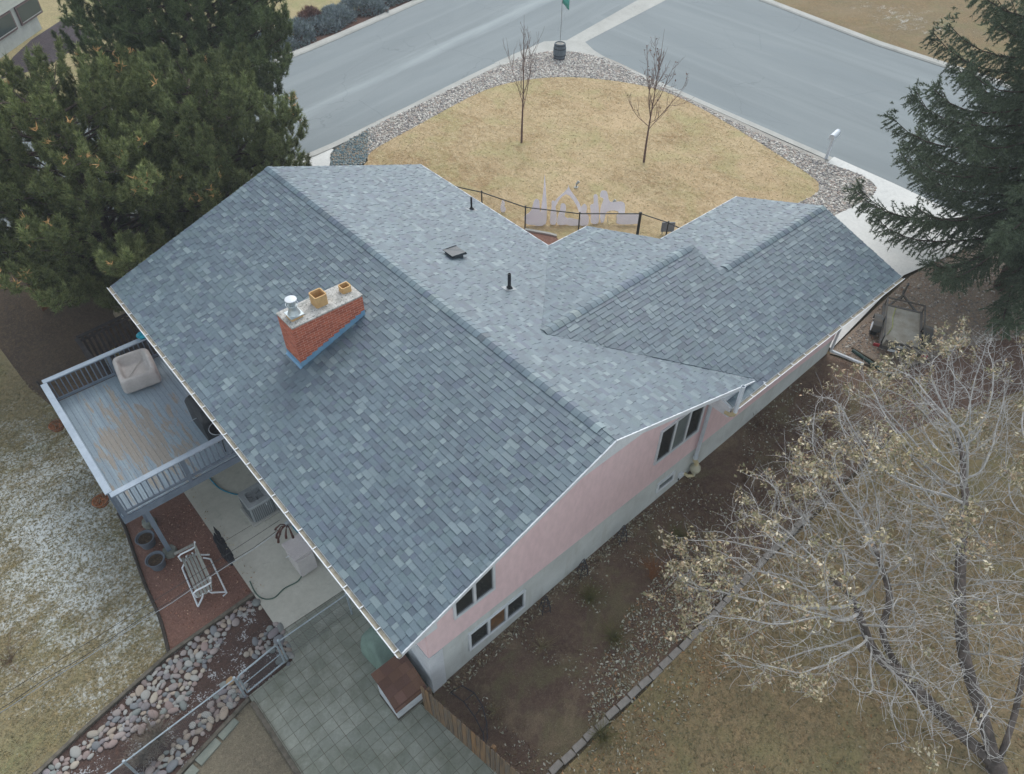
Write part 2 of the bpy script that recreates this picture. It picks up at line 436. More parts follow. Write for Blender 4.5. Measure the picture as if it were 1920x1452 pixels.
patch('cross_gutter', [(31.5, 27.75), (32.35, 26.85), (42.62, 28.82), (60, 32.3), (60, 34.2), (41.16, 30.14)], .012, M_kerb)
def ribbon(name, line, w, z0, hgt, mat, side=1):
    """kerb: a low step w wide on the given side of a line"""
    pts = [Vector((x, y, 0)) for x, y in line]; mb = MB(); n = len(pts); rows = []
    for i, p in enumerate(pts):
        d = (pts[min(i+1, n-1)]-pts[max(i-1, 0)]).normalized(); q = Vector((-d.y, d.x, 0))*side
        z = ground_z(p.x, p.y)+z0
        rows.append([(p.x, p.y, z-.1), (p.x, p.y, z+hgt*.35), (p.x+q.x*.10, p.y+q.y*.10, z+hgt), (p.x+q.x*w, p.y+q.y*w, z+hgt+.012), (p.x+q.x*w, p.y+q.y*w, z-.1)])
    vs = [v for r in rows for v in r]
    fs = [(i*5+k, i*5+k+1, (i+1)*5+k+1, (i+1)*5+k) for i in range(n-1) for k in range(4)]
    mb.add(vs, fs); o = mb.build(name, mat); o['kind'] = 'structure'; return o
ribbon('kerb', NEAR[:-3], .50, 0, .07, M_kerb, -1)
ribbon('kerb_avenue', [(31.48, 25.3), (31.4, 20), (31.2, 14), (31.05, 9), (30.75, 5.6), (30.5, 2.0), (30.0, -20), (29.7, -60)], .52, 0, .07, M_kerb, -1)
ribbon('kerb_far', FAR, .55, 0, .1, M_kerb, 1)
ribbon('kerb_avenue_far', [(45.4, -60), (45.9, 6), (46.15, 14.8), (46.9, 20), (47.7, 25.2), (49.2, 28.4), (52.5, 30.6)], .6, 0, .1, M_kerb, -1)
patch('corner_ramp', [(25.8, 27.85), (27.46, 28.12), (30.4, 28.45), (31.5, 27.75), (32.35, 26.85), (31.75, 25.4), (31.5, 24.2), (30.9, 24.4), (30.7, 25.9), (29.9, 27.0), (28.3, 27.35), (26.0, 27.1)], .086, M_kerb)

# front yard
lawn_edge = smooth_line([(24.30, 7.50), (26.31, 7.07), (27.88, 7.25), (28.72, 8.79), (30.22, 15.35), (30.36, 19.19), (28.65, 22.53), (26.30, 24.51), (22.94, 25.25), (17.40, 24.15), (14.31, 23.41), (13.52, 22.68)], 5)
bed_outer = smooth_line([(15.36, 25.49), (22.20, 26.71), (26.81, 27.42), (28.57, 27.45), (30.06, 26.75), (31.01, 25.30), (31.29, 23.35), (30.87, 19.24), (30.31, 13.01), (30.24, 8.30), (30.40, 6.70), (29.99, 5.64), (28.97, 5.28), (27.65, 5.35), (26.42, 5.50)], 5)
front_lawn = lawn_edge+[(11.5, 21.5), (10.0, 18.0), (10.0, 8.0), (18.4, 5.2), (24.6, 5.6)]
patch('front_lawn', front_lawn, .085, M_front_lawn)
rock_bed = bed_outer+[(24.0, 5.65), (24.2, 6.6)]+lawn_edge[:]
M_bedbase = soil_mat('gravel_bed_base', rgb(168, 164, 156), rgb(154, 150, 144), rgb(182, 178, 170), rgb(190, 188, 184), .12, 14)
def outward(pts, d, c=(22, 16)):
    n = len(pts); k = [d*min(1, max(0, (n-1-i-20)/5)) for i in range(n)]
    return [(x+(x-c[0])/math.hypot(x-c[0], y-c[1])*e, y+(y-c[1])/math.hypot(x-c[0], y-c[1])*e) for (x, y), e in zip(pts, k)]
patch('gravel_bed', outward(bed_outer, .33)+[(24.0, 5.65), (24.2, 6.6)]+lawn_edge, .068, M_bedbase)
blue_bed = [(12.68, 24.58), (14.01, 25.11), (15.36, 25.49), (14.98, 24.29), (14.21, 23.49), (13.25, 22.58), (11.6, 23.0)]
patch('blue_gravel_bed', blue_bed, .075, simple('blue_gravel_base', rgb(96, 112, 116), rgb(120, 128, 126), 9, .9, .2, bump=.6, world=True))
patch('kerbside_pad', smooth_loop([(9.6, 24.9), (11.3, 25.05), (12.5, 25.25), (12.9, 24.9), (12.72, 24.2), (12.0, 23.3), (10.2, 22.6)], 3), .05, M_drive)
patch('driveway', [(18.8, 5.7), (24.0, 5.6)]+bed_outer[45:][::-1]+[(31.0, 8.4), (30.85, 5.2), (30.45, .5), (29.9, .3), (27.5, .75), (24.64, 1.38), (18.9, .95)], .088, M_drive)
for a_, b_ in (((24.2, 3.4), (30.4, 3.3)), ((27.3, .85), (27.6, 5.3))):
    m = MB(); m.bar((a_[0], a_[1], ground_z(*a_)+.0895), (b_[0], b_[1], ground_z(*b_)+.0895), .02, .003); o = m.build('driveway_joint', simple('drive_joint', rgb(120, 120, 114), None, 5, .9)); o['kind'] = 'structure'
# ------------------------------------------------------------------ the house
H, PITCH, W, LEN = 5.25, .338, 11.5, 15.19
XR = 5.69; ZR = H+PITCH*XR; PF = (ZR-H)/(W-XR)
YN, Y1, Y2, XA, XB = -.19, 8.14, 6.03, 13.3, 18.72
PW = .338
YR1 = (YN+Y1)/2; ZR1 = H+PW*(Y1-YN)/2; YR2 = (YN+Y2)/2; ZR2 = H+PW*(Y2-YN)/2
XS = W-(ZR1-H)/PF                         # where the wing's ridge meets the main front slope
WX0, WY0, WY1, WX1, WXE = 1.05, .95, 14.25, 10.45, 18.62

house = thing('house', 'pink walled house with a blue-grey shingle roof and concrete foundation', 'house', (0, 0, 0))

t = NT('roof_shingle'); a = t.n('ShaderNodeVertexColor'); a.layer_name = 'Col'; p = t.objc()
cc = t.mix(.55, a.outputs['Color'], t.ramp(t.noise(p, 95, 3, .8), [(.3, .74), (.5, .98), (.72, 1.25)]), 'MULTIPLY')
cc = t.mix(.5, cc, t.ramp(t.noise(p, .5, 4, .6), [(.3, .86), (.7, 1.1)]), 'MULTIPLY')
t.bump(t.noise(p, 120, 3, .8), .35, .006)
M_sh = t.done(cc, .56, .6)
M_white = simple('white_paint', rgb(216, 220, 224), rgb(200, 205, 210), 3, .5, .4)
M_pink = simple('pink_stucco', rgb(230, 204, 205), rgb(225, 198, 200), .8, .9, .15, bump=.22, bscale=38, stretch=(1, 1, .45), amount=(.3, .75))
t = NT('foundation_concrete'); p = t.pos()
cA = t.mix(t.ramp(t.noise(p, .9, 6, .65, .5), [(.35, 0), (.65, 1)]), rgb(200, 204, 202), rgb(182, 186, 184))
cA = t.mix(t.ramp(t.noise(t.mapping(p, (2.2, 2.2, .35)), 1.4, 5, .7), [(.5, 0), (.72, .5)]), cA, rgb(164, 164, 156))
cA = t.mix(t.ramp(t.noise(p, 4, 6, .8), [(.6, 0), (.72, .4)]), cA, rgb(152, 150, 140))
t.bump(t.noise(p, 30, 4), .15, .01)
M_found = t.done(cA, .9, .2)
M_trimwood = simple('grey_soffit', rgb(150, 154, 158), None, 4, .8)
M_glass = NT('window_glass').done(rgb(40, 46, 48), .06, .6)
M_blind = simple('window_blind', rgb(112, 122, 122), rgb(100, 110, 110), 3, .25, .5)
M_curtain = simple('amber_curtain', rgb(128, 92, 58), rgb(84, 66, 50), 4, .3, .5)
M_metal = simple('galvanised_metal', rgb(176, 184, 188), rgb(150, 158, 164), 8, .42, .5, .55)
M_black = simple('black_plastic', rgb(38, 42, 46), rgb(30, 33, 36), 8, .6, .4)
M_dirt = simple('gutter_debris', rgb(172, 165, 150), rgb(138, 132, 118), 5, .95, .1, bump=.6, stretch=(1, 1, 1))

def clip(poly, a, b):
    out = []; n = len(poly)
    side = lambda q: (b[0]-a[0])*(q[1]-a[1])-(b[1]-a[1])*(q[0]-a[0])
    for i in range(n):
        p, q = poly[i], poly[(i+1) % n]; sp, sq = side(p), side(q)
        if sp >= 0: out.append(p)
        if (sp >= 0) != (sq >= 0):
            k = sp/(sp-sq); out.append((p[0]+(q[0]-p[0])*k, p[1]+(q[1]-p[1])*k))
    return out
PAL = [(rgb(79, 93, 105), 3), (rgb(85, 101, 112), 5), (rgb(90, 107, 117), 5), (rgb(96, 113, 122), 4), (rgb(106, 122, 129), 2.2), (rgb(116, 132, 137), .8), (rgb(89, 107, 114), 3), (rgb(84, 97, 112), 2)]
PW_ = np.array([w for _, w in PAL]); PW_ = PW_/PW_.sum(); PC = np.array([c for c, _ in PAL])
EXPO = .143
def shingle_slope(name, org, u, v, polys, seed, mat=None, pal=PC, tint=1.0):
    """laminated shingles: every tab a thin wedge of its own, butt edge down the slope. org, u, v: plane frame; polys: convex, counter-clockwise in (u,v)"""
    rg = np.random.default_rng(seed); org = Vector(org); u = Vector(u).normalized(); v = Vector(v).normalized(); n = u.cross(v)
    if n.z < 0: n = -n
    mb = MB()
    vmax = max(q[1] for pl in polys for q in pl); umin = min(q[0] for pl in polys for q in pl); umax = max(q[0] for pl in polys for q in pl)
    vmin = min(q[1] for pl in polys for q in pl)
    i0 = math.floor(vmin/EXPO)
    for i in range(i0, int(vmax/EXPO)+1):
        v0, v1 = i*EXPO, (i+1)*EXPO+.004
        x = umin-rg.uniform(0, .3); hi = rg.random() < .5
        while x < umax:
            wdt = rg.choice([.09, .12, .15, .18, .21, .25, .31])*rg.uniform(.88, 1.12); x1 = x+wdt
            tab = [(x+.0015, v0), (x1-.0015, v0), (x1-.0015, v1), (x+.0015, v1)]
            hi = not hi if rg.random() < .75 else hi
            thick = .021 if hi else .011
            k = rg.choice(len(pal), p=PW_); c = pal[k][:3]*rg.uniform(.94, 1.06)*tint*.93
            for pl in polys:
                q = tab
                for a, b in zip(pl, pl[1:]+pl[:1]):
                    q = clip(q, a, b)
                    if len(q) < 3: break
                if len(q) < 3: continue
                top = [org+u*s+v*w+n*(thick*(1-.75*(w-v0)/(v1-v0))+.004) for s, w in q]
                bot = [org+u*s+v*w-n*.004 for s, w in q]
                m = len(q); mb.add(top+bot, [tuple(range(m))]+[(j, m+j, m+(j+1) % m, (j+1) % m) for j in range(m)], (float(c[0]), float(c[1]), float(c[2]), 1))
            x = x1
    return mb.build(name, mat or M_sh, house, recalc=False, colors=True)

su = math.sqrt(1+PITCH**2); sf = math.sqrt(1+PF**2); sw = math.sqrt(1+PW**2)
vR = XR*su; vF = (W-XR)*sf
# rear slope: u along +y reversed so the frame is right-handed with n up
rear_poly = [(-LEN, 0), (0, 0), (0, vR), (-LEN, vR)]
shingle_slope('roof_slope', (0, 0, H), (0, -1, 0), (1, 0, PITCH), [rear_poly], 11)
fv = lambda x: (W-x)*sf
frontA = [(YR1, fv(XS)), (Y1, 0), (LEN, 0), (LEN, vF), (YR1, vF)]
frontB = [(0, 0), (YR1, fv(XS)), (YR1, vF), (0, vF)]
shingle_slope('roof_slope', (W, 0, H), (0, 1, 0), (-1, 0, PF), [frontA, frontB], 12)
wv = lambda y: (y-YN)*sw
nearA = [(XS, wv(YR1)), (W+.10, 0), (XA, 0), (XA, wv(YR1))]
nearA2 = [(10.15, 0), (W, 0), (W+.02, wv(.02)), (10.15, wv(.02))]
nearB = [(XA, 0), (XB, 0), (XB, wv(YR2)), (XA, wv(YR2))]
shingle_slope('roof_slope', (0, YN, H), (1, 0, 0), (0, 1, PW), [nearA, nearB, nearA2], 13)
wf = lambda y, y0: (y0-y)*sw
innerF = [(-W, 0), (-XS, wf(YR1, Y1)), (-XA, wf(YR1, Y1)), (-XA, 0)][::-1]
innerF = [(-XA, 0), (-W, 0), (-XS, wf(YR1, Y1)), (-XA, wf(YR1, Y1))]
shingle_slope('roof_slope', (0, Y1, H), (-1, 0, 0), (0, -1, PW), [innerF], 14)
outerF = [(-XB, 0), (-XA+.3, 0), (-XA+.3, wf(YR2, Y2)), (-XB, wf(YR2, Y2))]
shingle_slope('roof_slope', (0, Y2, H), (-1, 0, 0), (0, -1, PW), [outerF], 15)

# roof deck with white fascia boards and drip edges
mb = MB(); T = .15
def slab(pts, t=T): mb.prism([(x, y, z-t-.006) for x, y, z in pts], (0, 0, t))
slab([(0, 0, H), (0, LEN, H), (XR, LEN, ZR), (XR, 0, ZR)])
slab([(W, Y1, H), (W, LEN, H), (XR, LEN, ZR), (XR, YR1, ZR), (XS, YR1, ZR1)])
slab([(W, 0, H), (XS, YR1, ZR1), (XR, YR1, ZR), (XR, 0, ZR)])
mb.build('roof_deck', M_white, house)
mb = MB()
slab([(W, Y1, H), (XS, YR1, ZR1), (XA, YR1, ZR1), (XA, Y1, H)])
slab([(XS, YR1, ZR1), (XA, YR1, ZR1), (XA, YN, H), (W, YN, H), (W, .02, H+.07)])
slab([(10.15, YN, H), (W, YN, H), (W, .9, H+PW*1.09), (10.15, .9, H+PW*1.09)], .10)
mb.build('wing_roof_deck', M_white, house)
mb = MB()
slab([(XA+.01, YN, H), (XB, YN, H), (XB, YR2, ZR2), (XA+.01, YR2, ZR2)])
slab([(XA-.3, Y2, H), (XB, Y2, H), (XB, YR2, ZR2), (XA-.3, YR2, ZR2)])
mb.build('garage_roof_deck', M_white, house)
# drip edge: a thin white strip just proud of the front eaves and near rakes
def drip(pts, w=.035, h=.045):
    m = MB(); m.tube
    for a, b in zip(pts, pts[1:]): m.bar(a, b, w, h)
    return m.build('drip_edge', M_white, house)
drip([(W+.012, LEN, H-.01), (W+.012, Y1+.012, H-.01)]); drip([(W+.012, Y1+.012, H-.01), (XA, Y1+.012, H-.01)]); drip([(XA+.012, Y2+.012, H-.01), (XB, Y2+.012, H-.01)])
drip([(0, -.012, H-.014), (XR, -.012, ZR-.014)], .03, .05); drip([(XR, -.012, ZR-.014), (W, -.012, H-.014)], .03, .05)

# ridge caps over a raised vent
def ridge(y_or_x0, y_or_x1, fixed, z, axis, pa, pb, seed, wide=.15, step=.2, lift=.026):
    """axis 'y': ridge runs along y at x=fixed; pa, pb: pitch of either side"""
    rg = np.random.default_rng(seed); mb = MB(); vent = MB()
    P = (lambda s, w, zz: (fixed+w, s, zz)) if axis == 'y' else (lambda s, w, zz: (s, fixed+w, zz))
    n = int(abs(y_or_x1-y_or_x0)/step); d = (y_or_x1-y_or_x0)/n
    for i in range(n):
        a = y_or_x0+i*d; b = a+d*1.12
        c = PC[rg.choice(len(PC), p=PW_)][:3]*rg.uniform(.9, 1.12)
        if rg.random() < .12: c = c*np.array([1.07, 1.01, .95])
        prof = [(-wide, z-pa*wide+lift-.004), (-wide*.5, z-pa*wide*.5+lift+.004), (0, z+lift+.004), (wide*.5, z-pb*wide*.5+lift+.004), (wide, z-pb*wide+lift-.004)]
        lo = [P(a, w, zz+.012) for w, zz in prof]; hi = [P(b, w, zz+.002) for w, zz in prof]
        und = [P(a, w, zz-.004) for w, zz in prof]
        fs = [(k, k+1, 6+k-0, 5+k) for k in range(4)]
        vs = lo+hi+und; fs = [(k, k+1, 5+k+1, 5+k) for k in range(4)]+[(10+k, 10+k+1, k+1, k) for k in range(4)]
        mb.add(vs, fs, (float(c[0]), float(c[1]), float(c[2]), 1))
    for sgn, pp in ((-1, pa), (1, pb)):
        w0, w1 = sgn*(wide-.018), sgn*.02
        pts = [P(y_or_x0, w0, z-pp*abs(w0)+.004), P(y_or_x0, w0, z-pp*abs(w0)+lift-.008), P(y_or_x0, w1, z+lift-.008), P(y_or_x0, w1, z+.004)]
        dd = (0, y_or_x1-y_or_x0, 0) if axis == 'y' else (y_or_x1-y_or_x0, 0, 0)
        vent.prism(pts, dd)
    o = mb.build('ridge_cap', M_sh, house, recalc=False, colors=True, smooth=False)
    v = vent.build('ridge_vent', M_black, o)
    return o
ridge(.42, LEN-.02, XR, ZR, 'y', PITCH, PF, 21)
ridge(XS+.10, XA-.18, YR1, ZR1, 'x', PW, PW, 22)
ridge(XA+.25, XB-.03, YR2, ZR2, 'x', PW, PW, 23)

# gutters
def gutter(name, a, b, out):
    """K-gutter along the eave from a to b; out: unit vector away from the house"""
    a, b, out = Vector(a), Vector(b), Vector(out); m = MB(); d = (b-a)
    prof = [(.0, -.01), (.0, -.12), (.08, -.12), (.115, -.03), (.125, -.012), (.105, -.012), (.075, -.105), (.012, -.105), (.012, -.01)]
    m.prism([a+out*(w+.004)+Vector((0, 0, z)) for w, z in prof], d)
    g = m.build(name, M_white, house)
    m = MB(); m.prism([a+out*.016+Vector((0, 0, -.1)), a+out*.075+Vector((0, 0, -.1)), a+out*.098+Vector((0, 0, -.045)), a+out*.016+Vector((0, 0, -.04))], d)
    m.build('gutter_debris', M_dirt, g)
    L = d.length; dn = d.normalized(); s = .12; first = None
    while s < L:
        q = a+dn*s
        if first is None:
            m = MB(); m.bar(out*.004+Vector((0, 0, -.004)), out*.125+Vector((0, 0, -.006)), .022, .012); first = m.build('gutter_strap', M_white, g); st = first
        else:
            st = first.copy(); C.objects.link(st)
        st.location = q; s += .61
    return g
gutter('gutter', (0, -.02, H), (0, LEN+.03, H), (-1, 0, 0))
gutter('gutter', (10.15, YN, H), (XB+.02, YN, H), (0, -1, 0))

# walls, foundation, corner boards
HF = 1.97                                    # top of the concrete
def gable_z(x): return (H+PITCH*x if x <= XR else ZR-PF*(x-XR))-T-.02
mb = MB()
def wallprism(pts, d): mb.prism(pts, d)
wt = .18
wallprism([(WX0, WY0-.02, HF), (WX1, WY0-.02, HF), (WX1, WY0-.02, gable_z(WX1)), (XR, WY0-.02, gable_z(XR)), (WX0, WY0-.02, gable_z(WX0))], (0, wt, 0))
wallprism([(WX1-.01, WY0-.021, HF-.001), (WXE, WY0-.021, HF-.001), (WXE, WY0-.021, H+.20), (WX1-.01, WY0-.021, H+.20)], (0, wt, 0))
wallprism([(WX0, WY1, HF), (WX1, WY1, HF), (WX1, WY1, gable_z(WX1)), (XR, WY1, gable_z(XR)), (WX0, WY1, gable_z(WX0))], (0, -wt, 0))
mb.bx(WX0-.02, WX0+wt, WY0, WY1-.01, HF+.002, H+.15); mb.bx(WX1, WX1-wt, 7.2, WY1-.01, HF+.002, H+.15)
mb.bx(WX1, 13.0, 7.2, 7.2-wt, HF+.004, H+.1); mb.bx(13.0, WXE, 5.2, 5.2-wt, HF+.006, H+.1)
wallprism([(WXE, .95, HF), (WXE, 5.2, HF), (WXE, 5.2, H+.08), (WXE, YR2, ZR2-.2), (WXE, .95, H+.16)], (-wt, 0, 0))
wallprism([(13.0, 1.2, HF), (13.0, 7.2, HF), (13.0, 7.2, H+.08), (13.0, YR1, ZR1-.2), (13.0, 1.2, H+.2)], (-wt, 0, 0))
mb.build('wall', M_pink, house)
mb = MB()
mb.bx(WX0+.02, WXE-.01, WY0, WY0+.3, -.4, HF-.004); mb.bx(WX0+.03, WX0+.4, WY0+.31, WY1-.02, -.4, HF-.003); mb.bx(WX0+.41, WX1-.02, WY1-.32, WY1-.02, -.4, HF-.005)
mb.bx(WX1-.3, WX1-.03, 7.22, WY1-.33, .5, HF-.006); mb.bx(WX1, 12.98, 6.9, 7.18, .5, HF-.006); mb.bx(13.0, WXE-.02, 4.9, 5.18, .5, HF-.007); mb.bx(WXE-.3, WXE-.02, 1.26, 4.89, .5, HF-.008)
mb.build('foundation', M_found, house)
mb = MB()
mb.bx(WX0-.035, WX0+.38, WY0-.028, WY0-.002, -.02, HF-.012); mb.bx(WX0-.035, WX0+.016, WY0-.001, WY0+.5, -.02, HF-.012)
mb.build('corner_board', M_white, house)
mb = MB()
for i in range(46): mb.bx(WX0-.03, WX0+.012, WY0+.51+i*.285, WY0+.51+i*.285+.279, -.02, HF-.02)
mb.build('lower_rear_siding', M_white, house)
# boxed eave return at the near corner and the board under the gable peak
mb = MB(); mb.prism([(.03, .03, H-.16), (.86, .03, H-.16), (.86, .03, gable_z(.86)-.02), (.70, .03, gable_z(.70)-.02), (.03, .03, H-.155)], (0, .9, 0))
mb.build('eave_return', M_white, house)
mb = MB(); mb.prism([(10.1, YN+.02, H-.36), (10.1, YN+.02, H-.02), (10.1, .9, H+.20), (10.1, .9, H-.36)], (.05, 0, 0))
mb.build('eave_return', M_white, house)
mb = MB(); mb.bx(10.16, WXE, YN+.02, .93, H-.19, H-.155); mb.build('soffit', M_white, house)
mb = MB(); mb.prism([(XR-.95, .012, ZR-.18-.95*PITCH), (XR+.95, .012, ZR-.18-.95*PF), (XR, .012, ZR-.16)], (0, .02, 0)); mb.build('peak_board', M_white, house)

# windows
def window(x0, x1, z0, z1, panes, mats, y=WY0-.02, fr=.065):
    f = MB(); d = .05
    f.bx(x0-fr, x1+fr, y-d, y+.02, z0-fr-.02, z0); f.bx(x0-fr, x1+fr, y-d, y+.02, z1, z1+fr)
    f.bx(x0-fr, x0, y-d, y+.02, z0, z1); f.bx(x1, x1+fr, y-d, y+.02, z0, z1)
    w = (x1-x0)/panes
    for k in range(1, panes): f.bx(x0+k*w-fr*.55, x0+k*w+fr*.55, y-d+.004, y+.02, z0, z1)
    o = f.build('window', M_white, house, bevel=.006)
    for k in range(panes):
        a, b = x0+k*w+(fr*.55 if k else 0), x0+(k+1)*w-(fr*.55 if k < panes-1 else 0)
        s = MB(); s.bx(a, a+.025, y-.030, y+.01, z0, z1); s.bx(b-.025, b, y-.030, y+.01, z0, z1); s.bx(a+.025, b-.025, y-.030, y+.01, z0, z0+.03); s.bx(a+.025, b-.025, y-.030, y+.01, z1-.03, z1)
        s.build('sash', M_trimwood, o)
        g = MB(); g.bx(a+.02, b-.02, y-.012, y-.004, z0+.02, z1-.02); g.build('pane', mats[k], o)
    return o
window(1.90, 3.02, 2.98, 4.25, 2, [M_glass, M_glass])
window(8.93, 10.75, 2.99, 4.25, 3, [M_glass, M_blind, M_glass])
window(2.28, 4.06, .80, 1.55, 3, [M_glass, M_curtain, M_glass], y=WY0)
window(9.44, 10.1, 1.24, 1.50, 1, [M_blind], y=WY0)

# chimney
CX0, CX1, CY0, CY1, CZ = 2.27, 4.26, 7.46, 8.21, 7.30
t = NT('chimney_brick'); uv = t.uv()
br = t.n('ShaderNodeTexBrick', Scale=1.0); br.offset = .5; br.inputs['Brick Width'].default_value = .215; br.inputs['Row Height'].default_value = .0705
br.inputs['Mortar Size'].default_value = .0055; br.inputs['Mortar Smooth'].default_value = .2; br.inputs['Bias'].default_value = -.2
br.inputs['Color1'].default_value = rgb(184, 104, 82); br.inputs['Color2'].default_value = rgb(152, 82, 66); br.inputs['Mortar'].default_value = rgb(204, 160, 142)
t.l(uv, br.inputs['Vector'])
cb = t.mix(.7, br.outputs['Color'], t.ramp(t.noise(t.objc(), 9, 5, .7), [(.3, .72), (.7, 1.18)]), 'MULTIPLY')
t.bump(t.math('SUBTRACT', t.math('MULTIPLY', t.noise(t.objc(), 60, 3), .3), br.outputs['Fac']), .6, .01)
M_brick = t.done(cb, .88, .2)
rz = lambda x: H+PITCH*x
mb = MB(); mb.prism([(CX0, CY0, rz(CX0)-.1), (CX1, CY0, rz(CX1)-.1), (CX1, CY0, CZ), (CX0, CY0, CZ)], (0, CY1-CY0, 0))
chim = mb.build('chimney', M_brick, house, uv=True)
t = NT('mortar_crown'); p = t.objc()
cb = t.mix(t.ramp(t.noise(p, 5, 6, .75), [(.4, 0), (.62, 1)]), rgb(192, 190, 186), rgb(150, 150, 146))
cb = t.mix(t.ramp(t.noise(p, 17, 5, .8), [(.53, 0), (.6, .85)]), cb, rgb(98, 98, 92))
t.bump(t.noise(p, 22, 5, .8), .8, .02)
M_crown = t.done(cb, .9, .2)
mb = MB(); n0, n1 = 13, 6; vs = []
for i in range(n0+1):
    for j in range(n1+1):
        e = min(i, n0-i, j*1.6, (n1-j)*1.6)
        vs.append((CX0-.012+(CX1-CX0+.024)*i/n0, CY0-.012+(CY1-CY0+.024)*j/n1, CZ+.035+.03*min(1, e/2)+random.uniform(-.006, .006)))
fs = [(i*(n1+1)+j, (i+1)*(n1+1)+j, (i+1)*(n1+1)+j+1, i*(n1+1)+j+1) for i in range(n0) for j in range(n1)]
ring = [i*(n1+1) for i in range(n0+1)]+[n0*(n1+1)+j for j in range(1, n1+1)]+[i*(n1+1)+n1 for i in range(n0-1, -1, -1)]+[j for j in range(n1-1, 0, -1)]
b0 = len(vs); vs += [(vs[k][0], vs[k][1], CZ-.004) for k in ring]; m_ = len(ring)
fs += [(ring[k], b0+k, b0+(k+1) % m_, ring[(k+1) % m_]) for k in range(m_)]
mb.add(vs, fs); mb.build('chimney_crown', M_crown, chim, smooth=True)
M_clay = simple('clay_flue', rgb(206, 172, 124), rgb(188, 152, 108), 4, .85, .2, bump=.2)
M_flue_floor = simple('flue_floor', rgb(52, 46, 40), rgb(36, 32, 30), 6, .95, .1)
def flue(cx, cy, w, d, h, lab=None):
    m = MB(); z0 = CZ+.03; t_ = .028
    def ringp(hw, hd, z, r):
        out = []
        for sx, sy, a0 in ((1, 1, 0), (-1, 1, 90), (-1, -1, 180), (1, -1, 270)):
            for k in range(4):
                a = R(a0+30*k); out.append((cx+sx*(hw-r)+r*math.cos(a), cy+sy*(hd-r)+r*math.sin(a), z))
        return out
    rings = [ringp(w/2, d/2, z0, .05), ringp(w/2, d/2, z0+h, .05), ringp(w/2-t_, d/2-t_, z0+h, .03), ringp(w/2-t_, d/2-t_, z0+.02, .03)]
    vs = [q for r_ in rings for q in r_]; n = 16
    m.add(vs, [(i*n+k, i*n+(k+1) % n, (i+1)*n+(k+1) % n, (i+1)*n+k) for i in range(3) for k in range(n)])
    o = m.build('flue_liner', M_clay, chim)
    m = MB(); m.bx(cx-w/2+t_+.002, cx+w/2-t_-.002, cy-d/2+t_+.002, cy+d/2-t_-.002, z0+.005, z0+.03); m.build('flue_floor', M_flue_floor, chim)  # dark plate across the bottom of the flue
    if lab: o['label'] = lab
flue(3.26, 7.83, .34, .34, .34, 'tall square clay flue in the middle of the chimney'); flue(4.02, 7.85, .27, .24, .20, 'short square clay flue at the uphill end of the chimney'); flue(2.55, 7.80, .34, .34, .09, 'low clay flue under the metal rain cap')
M_galv = simple('bright_galvanised', rgb(196, 204, 206), rgb(176, 186, 190), 10, .35, .5, .5)
m = MB(); cx, cy, z0 = 2.55, 7.80, CZ+.12
m.box((cx, cy, z0+.012), (.36, .36, .024)); m.lathe([(.165, .02), (.15, .05), (.135, .09), (.115, .14), (.105, .17), (.105, .24), (.12, .245), (.12, .265), (.085, .27)], (cx, cy, z0), 24)
cap = m.build('metal_flue_cap', M_galv, chim, smooth=True)
m = MB(); m.lathe([(.0, .475), (.10, .47), (.142, .455), (.148, .44), (.142, .435), (.0, .44)], (cx, cy, z0), 24, cap=False); m.build('cap_lid', M_white, cap, smooth=True)
m = MB()
for k in range(6):
    a = k*math.pi/3; m.tube([(cx+.112*math.cos(a), cy+.112*math.sin(a), z0+.25), (cx+.13*math.cos(a), cy+.13*math.sin(a), z0+.45)], .007, 5)
m.lathe([(.085, .25), (.085, .44)], (cx, cy, z0), 16); m.tube([(cx+.15*math.cos(k*math.pi/10), cy+.15*math.sin(k*math.pi/10), z0+.30) for k in range(21)], .008, 5)
m.build('cap_cage', M_galv, cap, smooth=True)
M_flash = simple('blue_film_flashing', rgb(108, 150, 182), rgb(122, 162, 190), 5, .45, .5, .1)
m = MB(); x = CX0; st = .17
while x < CX1-.001:
    x1 = min(x+st, CX1)
    zt = H+PITCH*x+.20
    m.prism([(x, CY0-.010, rz(x)+.012), (x1, CY0-.010, rz(x1)+.012), (x1, CY0-.010, zt), (x, CY0-.010, zt)], (0, .009, 0)); x = x1
m.bx(CX0-.012, CX0-.002, CY0-.012, CY1+.012, rz(CX0)+.008, rz(CX0)+.15)
m.prism([(CX0-.06, CY0-.012, rz(CX0-.06)+.014), (CX0-.004, CY0-.012, rz(CX0)+.014), (CX0-.004, CY1+.012, rz(CX0)+.014), (CX0-.06, CY1+.012, rz(CX0-.06)+.014)], (0, 0, .006))
m.build('flashing', M_flash, chim)

